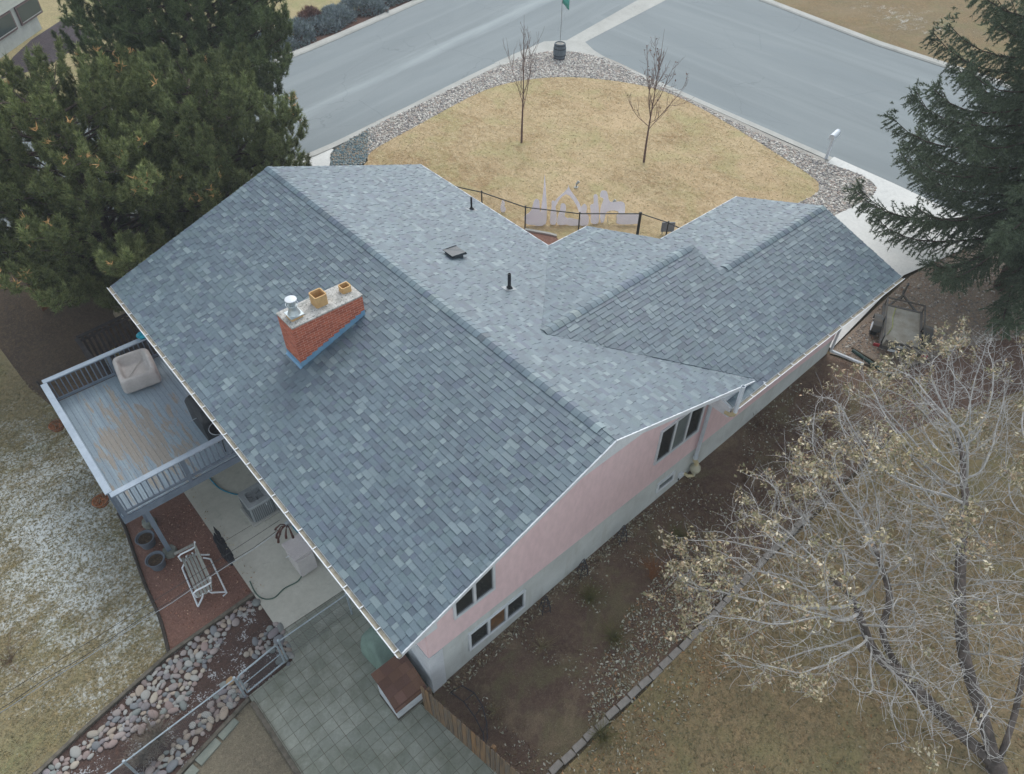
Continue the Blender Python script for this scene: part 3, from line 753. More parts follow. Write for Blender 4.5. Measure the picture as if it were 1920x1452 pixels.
# roof penetrations on the front slope
M_lead = simple('grey_lead', rgb(150, 156, 160), rgb(120, 126, 130), 10, .5, .4, .3)
fz = lambda x: ZR-PF*(x-XR)
for (x, y, h_, r_) in ((10.74, 11.16, .46, .034), (8.09, 6.17, .50, .048)):
    m = MB(); m.tube([(x, y, fz(x)-.05), (x, y, fz(x)+h_)], r_, 14, cap=False); m.lathe([(r_, h_), (r_*.72, h_), (r_*.72, h_-.1)], (x, y, fz(x)), 14, cap=False); m.lathe([(r_*.7, .0), (0.0, .0)], (x, y, fz(x)+h_-.09), 14, cap=False)
    v = m.build('vent_pipe', M_black, house, smooth=True)
    m = MB(); m.lathe([(.10, .012), (.075, .05), (r_+.006, .09)], (x, y, fz(x)), 16); m.build('pipe_boot', M_black, v, smooth=True)
    m = MB(); m.prism([(x-.2, y-.14, fz(x-.2)+.014), (x+.17, y-.14, fz(x+.17)+.018), (x+.17, y+.14, fz(x+.17)+.018), (x-.2, y+.14, fz(x-.2)+.014)], (0, 0, .004)); m.build('flashing', M_lead, v)
x, y = 7.82, 8.30
m = MB(); ax = math.atan(PF)
m.box((x, y, fz(x)+.055), (.36, .40, .11), ry=ax); m.prism([(x-.24, y-.23, fz(x-.24)+.10), (x+.26, y-.23, fz(x+.26)+.20), (x+.30, y-.23, fz(x+.30)+.13), (x+.30, y+.23, fz(x+.30)+.13), (x+.26, y+.23, fz(x+.26)+.20), (x-.24, y+.23, fz(x-.24)+.10)], (0, 0, .02))
m.build('box_vent', simple('black_painted_metal', rgb(48, 54, 60), rgb(60, 68, 74), 6, .45, .5), house, bevel=.012)

# radon pipe on the pink wall: fan, riser, elbow, outlet above the eave
M_pvc = simple('white_pvc', rgb(206, 214, 222), rgb(192, 200, 208), 3, .4, .45)
M_pvcy = simple('yellowed_pvc', rgb(206, 194, 158), rgb(190, 176, 138), 6, .5, .4)
yw = WY0-.12
m = MB(); m.tube([(10.98, yw, 1.62), (10.98, yw, 4.55), (10.92, yw, 4.72), (10.6, .5, 4.86), (10.12, -.1, 4.98)], .058, 16); pipe = m.build('radon_pipe', M_pvc, house, smooth=True)
m = MB(); m.tube([(10.12, -.30, 5.16), (10.12, -.30, 6.12)], .056, 16, cap=False); m.lathe([(.056, 0), (.045, 0), (.045, -.3)], (10.12, -.30, 6.12), 16, cap=False); m.lathe([(.045, 0), (0.0, 0)], (10.12, -.30, 5.85), 16, cap=False); m.build('outlet_pipe', M_pvc, pipe, smooth=True)
m = MB(); m.tube([(10.12, -.05, 5.0), (10.12, -.2, 5.02), (10.12, -.27, 5.08), (10.12, -.30, 5.2)], .068, 14); m.build('elbow', M_pvcy, pipe, smooth=True)
m = MB(); m.tube([(10.98, yw, 1.60), (10.98, yw, 1.72)], .075, 14); m.build('coupling', M_pvc, pipe, smooth=True)
m = MB(); m.tube([(10.98, yw, 1.62), (10.98, yw-.01, 1.5), (11.05, yw-.05, 1.38), (11.05, yw-.05, 1.28)], .07, 14); m.build('elbow', M_pvcy, pipe, smooth=True)
m = MB(); m.lathe([(.07, 1.28), (.09, 1.25), (.15, 1.2), (.165, 1.12), (.165, 1.08), (.14, 1.0), (.08, .95), (.06, .92), (.06, .7)], (11.05, yw-.06, 0), 22); m.build('radon_fan', simple('cream_plastic', rgb(196, 192, 172), rgb(182, 178, 156), 6, .5, .4), pipe, smooth=True)
m = MB(); m.tube([(11.05, yw-.06, .75), (10.9, yw-.04, .86), (10.8, yw-.02, .9), (10.8, WY0, .9)], .055, 10); m.build('suction_elbow', M_pvcy, pipe, smooth=True)
m = MB(); m.bx(10.42, 10.60, WY0-.10, WY0-.002, 1.02, 1.20); sb = m.build('switch_box', M_white, house, bevel=.012)
m = MB(); m.tube([(10.45, WY0-.05, 1.02), (10.43, WY0-.05, .92)], .02, 8); m.build('conduit', M_black, sb)
# downspout at the far corner of the wing
m = MB(); m.bar((18.5, .82, 5.05), (18.5, .82, 1.55), .09, .07, up=(0, 1, 0)); m.bar((18.5, .80, 1.58), (18.95, -.25, 1.40), .09, .08); m.bar((18.5, -.2, 5.12), (18.5, .82, 5.0), .09, .07)
m.build('downspout', M_white, house, bevel=.008)
# ------------------------------------------------------------------ rear yard: ground sheets
M_timber = simple('weathered_timber', rgb(112, 106, 96), rgb(84, 80, 72), 7, .9, .15, bump=.5, stretch=(1, 1, 1))
timber_line = [(-9.5, 4.9), (-7.32, 5.63), (-6.18, 5.80), (-3.68, 6.33), (-1.16, 6.47)]
edge_line = [(-3.03, 11.70), (-3.05, 11.08), (-3.33, 8.93), (-3.44, 7.51), (-3.65, 6.40)]
patch('back_lawn', [(-60, 4.0), (-9.5, 4.9), (-7.32, 5.63), (-6.18, 5.80), (-3.68, 6.36)]+edge_line[::-1]+[(-3.0, 12.0), (-3.0, 17.4), (-3.4, 19.2), (-3.6, 22), (-60, 26)], .02, M_back_lawn)
patch('mulch_bed', edge_line+[(-3.66, 6.36), (-1.13, 6.47), (-1.13, 16.0), (-3.0, 16.0)], .015, M_red_mulch)
patch('needle_bed', [(-3.0, 15.2), (-3.0, 17.4), (-3.4, 19.2), (-3.6, 22), (-12, 24.4), (-12, 30), (5, 24.8), (9, 23.5), (10.4, 16), (10.4, 14.4), (1.0, 14.4), (1.0, 16.0), (-1.1, 16.1), (-1.1, 15.2)], .02, M_pine_floor)
patch('patio_slab', [(-1.16, 4.97), (1.06, 4.92), (1.06, 16.0), (-1.16, 16.0)], .05, M_conc)
m = MB()
for y in (8.62, 11.6): m.bx(-1.15, 1.04, y, y+.012, .0505, .0525)
o = m.build('patio_joint', simple('dark_patio_joint', rgb(72, 72, 66), None, 5, .9)); o['kind'] = 'structure'  # patio joints as thin strips of one dark grey
patch('cobble_bed', [(-9.5, 4.9), (-7.32, 5.63), (-6.18, 5.80), (-3.68, 6.33), (-1.16, 6.47), (-1.10, 5.0), (-1.3, 4.05), (-2.55, 3.95), (-3.3, 3.75), (-4.75, 3.30), (-9.5, 1.75)], .012, M_dark_mulch)
patch('paver_patio', [(-1.28, 4.05), (-1.16, 4.97), (1.06, 4.92), (1.06, .95), (.60, .93), (1.2, -2.6), (2.0, -8), (-2.4, -8), (-2.56, .8), (-2.60, 3.95)], .03, M_pav)
patch('bare_strip', [(-2.66, 3.8), (-2.62, .8), (-2.46, -8), (-30, -8), (-30, -2), (-9.5, 1.75), (-4.75, 3.3), (-3.3, 3.75)], .018, M_bare)
patch('foundation_bed', [(1.06, .96), (18.6, .96), (19.3, -1.4), (17.0, -2.5), (12.4, -2.5), (8, -2.38), (5.0, -2.52), (2.1, -2.46), (1.4, -3.0), (1.0, -2.0), (.72, .6)], .02, M_soil)
patch('side_lawn', [(1.3, -3.4), (2.1, -2.6), (5.0, -2.66), (8, -2.5), (12.4, -2.62), (17.0, -2.62), (22, -4.5), (60, -12), (60, -40), (-20, -40), (-2.3, -8), (1.95, -8)], .022, M_side_lawn)
patch('trailer_gravel', [(18.7, .9), (18.9, .95), (24.9, 1.2), (29.8, .6), (29.6, -6), (25, -3.5), (22.2, -2.0), (19.5, -1.15)], .025, soil_mat('gravel_drive', rgb(154, 142, 128), rgb(140, 126, 112), rgb(164, 140, 118), rgb(180, 174, 164), .14, 12))
patch('spruce_bed', [(19.4, -1.2), (22.2, -2.0), (25, -3.5), (29.6, -6), (60, -12), (22, -4.5), (17.0, -2.6)], .021, soil_mat('reddish_litter', rgb(124, 102, 90), rgb(108, 88, 78), rgb(140, 112, 96), rgb(150, 130, 112), .08))
patch('far_lawn', beyond(FAR, 2.6)+[(90, 120), (-60, 120)], .02, M_far_lawn)
patch('avenue_lawn', [(46.05, -60), (46.55, 6), (46.8, 14.8), (47.55, 20), (48.3, 25.0), (49.8, 28.0), (53.0, 30.2), (120, 45), (120, -60)], .08, M_frost_lawn)

# timber edging, one board per straight run
def board(a, b, w=.10, h=.11, nm='timber_edging', lab='long grey weathered timber edging board', grp='timber edging boards', mat=M_timber, cat='edging board'):
    za, zb = ground_z(*a), ground_z(*b)
    m = MB(); m.bar((a[0], a[1], za+h/2), (b[0], b[1], zb+h/2), w, h)
    return tag(m.build(nm, mat, bevel=.012), lab, cat, grp)
board(timber_line[4], timber_line[3], lab='grey timber board between the red mulch bed and the cobbles'); board(timber_line[3], timber_line[2], lab='grey timber board where the frosty lawn meets the river cobbles'); board(timber_line[2], timber_line[0], lab='grey timber board at the bottom left edge of the lawn, beside cobbles')
board((-2.62, 3.86), (-4.78, 3.30), lab='grey timber board along the lower cobble strip, beside flat stone slabs'); board((-2.60, 3.72), (-2.50, -3.0), .12, .12, lab='pale split timber edging the paver patio on its lawn side')
m = MB(); m.tube([(x, y, .045) for x, y in smooth_line(edge_line, 6)], .045, 6); tag(m.build('lawn_edging', simple('dark_rubber', rgb(70, 62, 56), rgb(54, 50, 46), 9, .8)), 'dark curved edging strip between the frosty lawn and red mulch', 'lawn edging')
m = MB(); m.tube([(-2.9, 15.3, .04), (-2.95, 17.2, .04), (-3.1, 19.4, .04)], .04, 6); tag(m.build('lawn_edging', bpy.data.materials['dark_rubber']), 'dark edging strip in the shade beyond the far deck railing', 'lawn edging')
# flat slabs beside the lower timber
M_slab = simple('grey_stone_slab', rgb(138, 142, 132), rgb(118, 124, 116), 4, .9, .2, bump=.3)
for i, (x, y, l) in enumerate(((-3.35, 3.55, .52), (-3.95, 3.36, .62), (-4.62, 3.13, .62), (-5.25, 2.9, .6))):
    m = MB(); m.box((x, y, .035), (l, .24, .06), rz=R(16)); tag(m.build('stone_slab', M_slab, bevel=.01), ['short pale stone slab nearest the fence gate', 'second pale stone slab from the gate beside lower timber', 'third pale stone slab from the gate beside lower timber', 'pale stone slab at the bottom edge of the photo beside timber'][i], 'stone slab', 'stone slabs beside the cobble strip')

# ------------------------------------------------------------------ river cobbles, each its own object
t = NT('river_cobble'); oi = t.n('ShaderNodeObjectInfo'); p = t.objc()
p2 = t.mix(1.0, p, t.mapping(oi.outputs['Location'], (7, 7, 7)), 'ADD')
cb = t.mix(t.ramp(t.noise(p2, 6, 5, .7), [(.3, .2), (.7, .65)]), oi.outputs['Color'], (.27, .265, .26, 1))
cb = t.mix(.6, cb, t.ramp(t.noise(p2, 45, 4, .7), [(.3, .7), (.7, 1.15)]), 'MULTIPLY')
t.bump(t.noise(p2, 30, 4), .15, .01)
M_cob = t.done(cb, .75, .3)
def rock_mesh(name, seed, sub=2, rough=.22, mat=M_cob):
    bm = bmesh.new(); bmesh.ops.create_icosphere(bm, subdivisions=sub, radius=1)
    o_ = Vector((seed*3.7, seed*1.3, seed*7.1))
    for v in bm.verts:
        k = 1+rough*mnoise.noise(v.co*1.1+o_)+rough*.35*mnoise.noise(v.co*2.6+o_)
        v.co = v.co*k
    for f in bm.faces: f.smooth = True
    me = bpy.data.meshes.new(name); bm.to_mesh(me); bm.free(); me.materials.append(mat); return me
cob_me = [rock_mesh('cobble', i+1) for i in range(9)]
band_up = [(-7.35, 5.51), (-6.12, 5.54), (-3.73, 6.23), (-1.31, 6.38), (-1.05, 6.25), (-1.17, 5.96), (-1.78, 6.07), (-2.48, 5.76), (-3.12, 5.35), (-4.02, 4.77), (-4.67, 4.85), (-5.30, 4.95), (-6.37, 5.15), (-6.91, 5.00)]
band_lo = [(-2.48, 4.61), (-2.52, 4.00), (-3.58, 3.90), (-4.69, 3.53), (-5.08, 3.53), (-5.38, 3.90), (-4.39, 4.08), (-3.49, 4.39), (-2.91, 4.70)]
band_gt = [(-1.40, 5.28), (-1.05, 5.27), (-1.13, 4.59), (-1.23, 4.07), (-1.51, 4.01), (-1.49, 4.51), (-1.68, 4.73), (-2.03, 4.72), (-2.13, 5.00), (-1.80, 5.17)]
COBC = [('pink-grey', rgb(164, 148, 143)), ('pale grey', rgb(170, 170, 164)), ('tan', rgb(172, 152, 130)), ('grey-green', rgb(120, 132, 128)), ('mauve', rgb(128, 118, 124)), ('brick-pink', rgb(148, 120, 112)), ('slate grey', rgb(104, 112, 120)), ('cream', rgb(184, 172, 152)), ('mustard', rgb(180, 140, 70))]
COBW = np.array([5, 4, 4, 3, 2.4, 2.6, 2, 2.4, .35]); COBW = COBW/COBW.sum()
def cobbles(poly, n, where, rlo, rhi, cnt=[0]):
    placed = []; tries = 0; rg = np.random.default_rng(len(where))
    xs = [p[0] for p in poly]; ys = [p[1] for p in poly]
    while len(placed) < n and tries < 14000:
        tries += 1; x, y = rg.uniform(min(xs), max(xs)), rg.uniform(min(ys), max(ys))
        if not inside(x, y, poly): continue
        r = rlo+(rhi-rlo)*rg.random()**(1.8)*(1 if tries < 5000 else .5)
        if any((x-a)**2+(y-b)**2 < (.77*(r+c))**2 for a, b, c in placed): continue
        placed.append((x, y, r))
        k = int(rg.choice(len(COBC), p=COBW)); nm, c = COBC[k]
        o = bpy.data.objects.new('cobble', cob_me[int(rg.integers(9))]); C.objects.link(o)
        el = rg.uniform(1.0, 1.45)
        o.location = (x, y, .015+r*.22); o.scale = (r*el, r/el**.5, r*.50); o.rotation_euler = (rg.uniform(-.2, .2), rg.uniform(-.2, .2), rg.uniform(0, 6.28))
        f = rg.uniform(.66, 1.04); o.color = (c[0]*f, c[1]*f, c[2]*f, 1)
        size = 'large' if r > .125 else 'medium' if r > .09 else 'small'
        fx = (x-min(xs))/(max(xs)-min(xs)); along = ['low left end', 'left part', 'middle', 'right part', 'house end'][min(4, int(fx*5))]
        mid_ = (min(ys)+max(ys))/2; shape = 'oval' if el > 1.28 else 'egg-shaped' if el > 1.12 else 'round'
        tag(o, '%s %s %s cobble, %s of %s' % (size, shape, nm, along, where), 'cobble', 'river cobbles in the stone border')
cobbles(band_up, 205, 'wide stone band below lawn timber', .06, .135)
cobbles(band_lo, 70, 'lower stone band by gate post', .06, .14)
cobbles(band_gt, 34, 'stones between gate and patio', .06, .15)

# ------------------------------------------------------------------ deck with railings
DZ, DX0, DX1, DY0, DY1 = 2.45, -2.96, 1.0, 9.20, 14.82
t = NT('worn_deck_paint'); p = t.pos()
sep = t.n('ShaderNodeSeparateXYZ'); t.l(p, sep.inputs[0])
plank = t.math('FLOOR', t.math('DIVIDE', sep.outputs['X'], .142))
wn_ = t.n('ShaderNodeTexWhiteNoise'); wn_.noise_dimensions = '1D'; t.l(plank, wn_.inputs['W'])
paint = t.mix(wn_.outputs['Value'], rgb(138, 153, 164), rgb(150, 166, 176))
wear = t.noise(t.mapping(p, (5, .8, 1)), 1.1, 6, .72, .4); ln = t.n('ShaderNodeVectorMath'); ln.operation = 'LENGTH'; t.l(t.mapping(p, (1/1.15, 1/2.1, 0), loc=(1.35/1.15, -11.4/2.1, 0)), ln.inputs[0]); big = t.math('SUBTRACT', t.math('ADD', .42, t.math('MULTIPLY', t.noise(t.mapping(p, (2.2, .5, 1)), 1.0, 3, .5), .5)), t.math('MULTIPLY', ln.outputs['Value'], .20))
wear2 = t.math('ADD', t.math('MULTIPLY', wear, .75), t.math('ADD', t.math('MULTIPLY', big, .62), t.math('MULTIPLY', wn_.outputs['Value'], .07)))
mk = t.ramp(wear2, [(.705, 0), (.76, .9)])
wood = t.mix(t.noise(t.mapping(p, (30, 2, 1)), 1.0, 4), rgb(164, 154, 140), rgb(144, 137, 128))
cb = t.mix(mk, paint, wood)
gr = t.ramp(t.noise(t.mapping(p, (22, 2.5, 1)), 1.3, 5, .75, .5), [(.60, 0), (.68, .55)])
cb = t.mix(gr, cb, rgb(170, 182, 188))
cb = t.mix(.5, cb, t.ramp(t.noise(p, 14, 5, .7), [(.3, .8), (.7, 1.12)]), 'MULTIPLY')
t.bump(t.noise(t.mapping(p, (30, 2, 1)), 1.0, 4), .2, .01)
M_deck = t.done(cb, .75, .3)
M_rail = simple('grey_blue_paint', rgb(120, 132, 146), rgb(106, 118, 132), 3, .65, .35, bump=.1)
M_railcap = simple('pale_blue_paint', rgb(164, 176, 188), rgb(148, 161, 174), 2.5, .6, .35, bump=.1)
deck = thing('deck', 'raised grey-blue timber deck with worn boards and picket railings', 'deck', (0, 0, 0))
m = MB(); x = DX0+.04; i = 0
while x < DX1-.05:
    m.bx(x, x+.137, DY0+.05, DY1-.05, DZ-.035, DZ+random.uniform(-.002, .002)); x += .142
m.build('deck_floor', M_deck, deck)
m = MB(); m.bx(DX0, DX1, DY0, DY0+.045, DZ-.27, DZ-.037); m.bx(DX0, DX0+.045, DY0+.046, DY1-.046, DZ-.27, DZ-.037); m.bx(DX0, DX1, DY1-.045, DY1, DZ-.27, DZ-.037)
for y in np.arange(DY0+.5, DY1-.3, .5): m.bx(DX0+.05, DX1, y, y+.04, DZ-.25, DZ-.04)
m.build('deck_rim', M_rail, deck)
def railing(a, b, n_post, side):
    a, b = Vector((a[0], a[1], 0)), Vector((b[0], b[1], 0)); d = b-a; L = d.length; dn = d.normalized(); q = Vector((-dn.y, dn.x, 0))*side
    Z = Vector((0, 0, 1)); m = MB()
    m.bar(a+Z*(DZ+.90), b+Z*(DZ+.90), .18, .038)
    cap = m.build('railing', M_railcap, deck, bevel=.006)
    m = MB(); m.bar(a+Z*(DZ+.845), b+Z*(DZ+.845), .04, .07); m.bar(a+Z*(DZ+.10), b+Z*(DZ+.10), .04, .085); m.build('cross_rail', M_rail, cap)
    for k in range(n_post):
        p_ = a+d*(k/(n_post-1)); p_ = p_+dn*(.06 if k == 0 else -.06 if k == n_post-1 else 0)
        m = MB(); m.box((p_.x, p_.y, DZ+.30), (.095, .095, 1.14), rz=math.atan2(dn.y, dn.x)); m.build('railing_post', M_rail, cap, bevel=.005)
    first = None; s = .16
    while s < L-.12:
        p_ = a+dn*s
        if first is None:
            m = MB(); m.box((0, 0, 0), (.034, .034, .70)); first = m.build('baluster', M_rail, cap); c = first
        else: c = first.copy(); C.objects.link(c)
        c.location = (p_.x+q.x*.035, p_.y+q.y*.035, DZ+.475); s += .148
railing((DX0+.06, DY0+.06), (.85, DY0+.06), 3, -1)
railing((DX0+.06, DY0+.161), (DX0+.06, DY1-.161), 4, 1)
railing((DX0+.06, DY1-.06), (.85, DY1-.06), 3, 1)
M_foot = simple('concrete_footing', rgb(140, 146, 138), rgb(120, 124, 116), 6, .9, .2, bump=.4)
for x, y in ((-2.37, 9.30), (-2.43, 10.70), (-2.6, 14.4)):
    m = MB(); m.bx(x-.065, x+.065, y-.065, y+.065, .2, DZ-.27); c = m.build('deck_post', M_rail, deck, bevel=.006)
    m = MB(); m.lathe([(.20, .0), (.20, .17), (.185, .215), (.0, .22)], (x, y, 0), 8 if y < 10 else 10, cap=False); m.build('post_footing', M_foot, c)

# covered seat, grill, round cooker, teal bowl, baskets, lanterns
M_cover = simple('beige_cover', rgb(196, 191, 187), rgb(178, 173, 169), 2.2, .85, .2, bump=.35, bscale=7)
def rounded(hw, hd, r, n=5):
    out = []
    for sx, sy, a0 in ((1, 1, 0), (-1, 1, 90), (-1, -1, 180), (1, -1, 270)):
        for k in range(n):
            a = R(a0+90*k/(n-1)); out.append((sx*(hw-r)+r*math.cos(a), sy*(hd-r)+r*math.sin(a)))
    return out
def loft(m, rings, cap_top=True, cap_bot=True):
    n = len(rings[0]); vs = [q for r_ in rings for q in r_]
    fs = [(i*n+k, i*n+(k+1) % n, (i+1)*n+(k+1) % n, (i+1)*n+k) for i in range(len(rings)-1) for k in range(n)]
    if cap_bot: fs.append(tuple(range(n-1, -1, -1)))
    if cap_top: fs.append(tuple(range((len(rings)-1)*n, len(rings)*n)))
    return m.add(vs, fs)
def ring_at(hw, hd, r, z, wob=0, n=5, dx=0, dy=0, back=0):
    return [(x+dx+random.uniform(-wob, wob), y+dy+random.uniform(-wob, wob), z+back*max(0, y/hd)+random.uniform(-wob, wob)) for x, y in rounded(hw, hd, r, n)]
m = MB()
loft(m, [ring_at(.56, .58, .10, 0), ring_at(.57, .60, .12, .22, .012), ring_at(.56, .59, .14, .52, .014, back=.12), ring_at(.53, .56, .16, .60, .012, back=.16), ring_at(.46, .49, .15, .63, .01, back=.17), ring_at(.40, .43, .10, .60, .01, back=.16), ring_at(.37, .40, .08, .46, .012, back=.06), ring_at(.30, .33, .08, .44, .012, back=.02), ring_at(.12, .14, .06, .46, .008)])
s_ = thing('patio_seat', 'beige fabric cover over a square patio seat on the deck', 'patio seat', (-.52, 14.06, DZ+.005), R(-8))
m.build('seat_cover', M_cover, s_, smooth=True).modifiers.new('sub', 'SUBSURF').render_levels = 2
m = MB(); m.tube([(-.30, -.34, .49), (-.05, -.02, .50), (.28, .36, .53)], [.012, .016, .01], 6); m.build('fabric_crease', M_cover, s_, smooth=True)
M_gcov = simple('black_vinyl', rgb(52, 56, 60), rgb(42, 46, 50), 3, .5, .4, bump=.3, bscale=6)
g_ = thing('grill', 'black covered barbecue grill under the eave on the deck', 'grill', (.28, 10.75, DZ+.005), R(90))
m = MB(); loft(m, [ring_at(.62, .30, .05, 0), ring_at(.62, .31, .06, .75, .008), ring_at(.60, .30, .08, .88, .008), ring_at(.48, .27, .10, 1.04, .008), ring_at(.40, .20, .10, 1.08, .005)]); m.build('grill_cover', M_gcov, g_, smooth=True)
m = MB(); m.tube([(-.25, .31, .80), (-.25, .52, .80)], .012, 6); m.build('grill_handle', M_metal, g_)
k_ = thing('kettle_cooker', 'round black kettle cooker beside the covered grill', 'cooker', (.30, 9.78, DZ+.005))
m = MB(); m.lathe([(.10, .52), (.22, .56), (.27, .66), (.28, .76), (.27, .76), (.255, .66), (.19, .59), (.0, .58)], n=24, cap=False); m.build('kettle_bowl', M_black, k_, smooth=True)
m = MB(); m.tube([(.275*math.cos(a*math.pi/12), .275*math.sin(a*math.pi/12), .765) for a in range(25)], .014, 6); m.build('kettle_rim', M_metal, k_, smooth=True)
for a in (0, 2.1, 4.2):
    m = MB(); m.tube([(.12*math.cos(a), .12*math.sin(a), .57), (.25*math.cos(a), .25*math.sin(a), 0)], .014, 6); m.build('leg', M_black, k_)
M_teal = simple('teal_plastic', rgb(20, 150, 172), rgb(14, 134, 158), 4, .4, .5)
b_ = thing('bowl', 'bright teal plastic bowl on the far deck railing by the eave', 'bowl', (.17, 14.76, DZ+.925))
m = MB(); m.lathe([(.08, 0), (.13, .03), (.185, .12), (.195, .125), (.18, .115), (.12, .04), (.0, .03)], n=24, cap=False); m.build('bowl_shell', M_teal, b_, smooth=True)
M_wire = simple('rusty_wire', rgb(84, 74, 66), rgb(64, 58, 54), 9, .7, .3)
M_coir = simple('coir_liner', rgb(156, 104, 72), rgb(124, 84, 62), 8, .95, .1, bump=.8)
def basket(x, y, lab):
    b = thing('hanging_basket', lab, 'hanging basket', (x, y, 2.86), 0, 'baskets hung outside the deck rail')
    m = MB(); m.lathe([(.05, -.20), (.14, -.15), (.19, -.06), (.215, .02), (.195, .02), (.17, -.05), (.0, -.05)], n=18, cap=False); m.build('coir_liner', M_coir, b, smooth=True)
    m = MB()
    for k in range(10):
        a = k*math.pi/5; m.tube([(.225*math.cos(a), .225*math.sin(a), .03), (.2*math.cos(a), .2*math.sin(a), -.07), (.05*math.cos(a), .05*math.sin(a), -.215)], .006, 4)
    m.tube([(.225*math.cos(k*math.pi/10), .225*math.sin(k*math.pi/10), .03) for k in range(21)], .009, 5); m.tube([(.2, 0, .03), (.28, 0, .3), (.32, 0, .42)], .008, 4); m.build('wire_frame', M_wire, b)
    m = MB(); rg = np.random.default_rng(int(y*10))
    for k in range(70):
        a, r = rg.uniform(0, 6.28), rg.uniform(0, .18); m.tube([(r*math.cos(a), r*math.sin(a), -.04), (r*1.4*math.cos(a+.3), r*1.4*math.sin(a+.3), rg.uniform(.03, .14))], [.006, .003], 3)
    m.build('dead_stems', simple('dead_stem', rgb(150, 126, 104), rgb(118, 98, 80), 9, .9), b)
basket(DX0-.20, 13.3, 'coir hanging basket outside the deck rail, the farther of two'); basket(DX0-.20, 9.75, 'coir hanging basket outside the deck rail, nearer the front corner')
M_gold = simple('brass_wire', rgb(150, 138, 92), rgb(120, 110, 72), 8, .5, .5, .4)
for x, y, z, lab in ((-1.02, 14.98, 2.95, 'yellow wire lantern hanging beyond the far rail, the lower one'), (-.72, 15.16, 3.0, 'yellow wire lantern hanging beyond the far rail, closer to the house')):
    l_ = thing('wire_lantern', lab, 'lantern', (x, y, z), 0, 'wire lanterns by the deck')
    m = MB()
    for k in range(6):
        a0, a1 = k*math.pi/3, (k+1)*math.pi/3
        P0 = (.10*math.cos(a0), .10*math.sin(a0), 0); m.tube([(.03*math.cos(a0), .03*math.sin(a0), .2), P0, (.05*math.cos(a0), .05*math.sin(a0), -.18)], .009, 5)
        m.tube([P0, (.10*math.cos(a1), .10*math.sin(a1), 0)], .009, 5); m.tube([(.05*math.cos(a0), .05*math.sin(a0), -.18), (.05*math.cos(a1), .05*math.sin(a1), -.18)], .009, 5)
    m.build('lantern_cage', M_gold, l_)
    m = MB(); m.tube([(0, 0, .2), (.0, -.05, .36), (0, -.14, .40)], .008, 5); m.lathe([(.035, .19), (.03, .22), (.0, .23)], n=8, cap=False); m.build('lantern_hook', M_black, l_)

# dark picket pen beyond the deck, red-brown fence behind it
M_darkwood = simple('dark_stained_wood', rgb(82, 76, 76), rgb(66, 62, 62), 5, .85, .2, bump=.4)
pen = thing('picket_pen', 'dark stained picket pen in the shade beyond the deck', 'fence', (0, 0, 0))
def pen_side(a, b, h):
    a, b = Vector((a[0], a[1], 0)), Vector((b[0], b[1], 0)); d = b-a; Z = Vector((0, 0, 1)); g = ground_z(a.x, a.y)
    m = MB(); m.bar(a+Z*(g+h), b+Z*(g+h), .14, .04); r_ = m.build('top_rail', M_darkwood, pen)
    m = MB(); m.bar(a+Z*(g+h-.18), b+Z*(g+h-.18), .04, .09); m.bar(a+Z*(g+.2), b+Z*(g+.2), .04, .09); m.build('cross_rail', M_darkwood, pen)
    n = int(d.length/.17); f = None
    for k in range(n+1):
        p_ = a+d*(k/n)
        if f is None:
            m = MB(); m.box((0, 0, 0), (.085, .02, h-.03), rz=math.atan2(d.y, d.x)); f = m.build('picket', M_darkwood, pen); c = f
        else: c = f.copy(); C.objects.link(c)
        c.location = (p_.x, p_.y, g+(h-.03)/2)
pen_side((-1.30, 18.9), (2.2, 19.2), 1.45); pen_side((-1.32, 18.85), (-1.22, 15.6), 1.45)
m = MB(); m.box((.6, 17.2, .25), (3.4, 3.0, .06)); m.build('pen_floor', M_darkwood, pen)
M_redwood = simple('red_brown_fence', rgb(128, 84, 58), rgb(92, 64, 48), 6, .85, .2, bump=.4, stretch=(1, 1, .2))
wf_ = thing('wood_fence', 'reddish brown board fence in the shade under the pine', 'fence', (0, 0, 0))
f = None
for k in range(16):
    x, y = -1.6+k*.24, 22.3+k*.045
    if f is None:
        m = MB(); m.box((0, 0, 0), (.22, .022, 1.6), rz=.18); f = m.build('fence_board', M_redwood, wf_); c = f
    else: c = f.copy(); C.objects.link(c)
    c.location = (x, y, ground_z(x, y)+.8+random.uniform(-.03, .03))
m = MB(); m.bar((-1.7, 22.33, .5), (2.2, 23.03, .6), .05, .09); m.bar((-1.7, 22.33, 1.3), (2.2, 23.03, 1.4), .05, .09); m.build('fence_rail', M_redwood, wf_)
bme = rock_mesh('boulder', 31, 3, .35, simple('tan_stone', rgb(156, 144, 122), rgb(122, 112, 96), 2.5, .9, .2, bump=.7))
for x, y, s, lab in ((1.1, 20.9, .62, 'tan boulder under the pine beside the roof corner'), (2.5, 21.6, .8, 'larger tan boulder under the pine behind the roof corner')):
    o = bpy.data.objects.new('boulder', bme); C.objects.link(o); o.location = (x, y, ground_z(x, y)+s*.25); o.scale = (s*1.4, s, s*.6); o.rotation_euler = (0, 0, x); tag(o, lab, 'boulder', 'boulders under the pine')

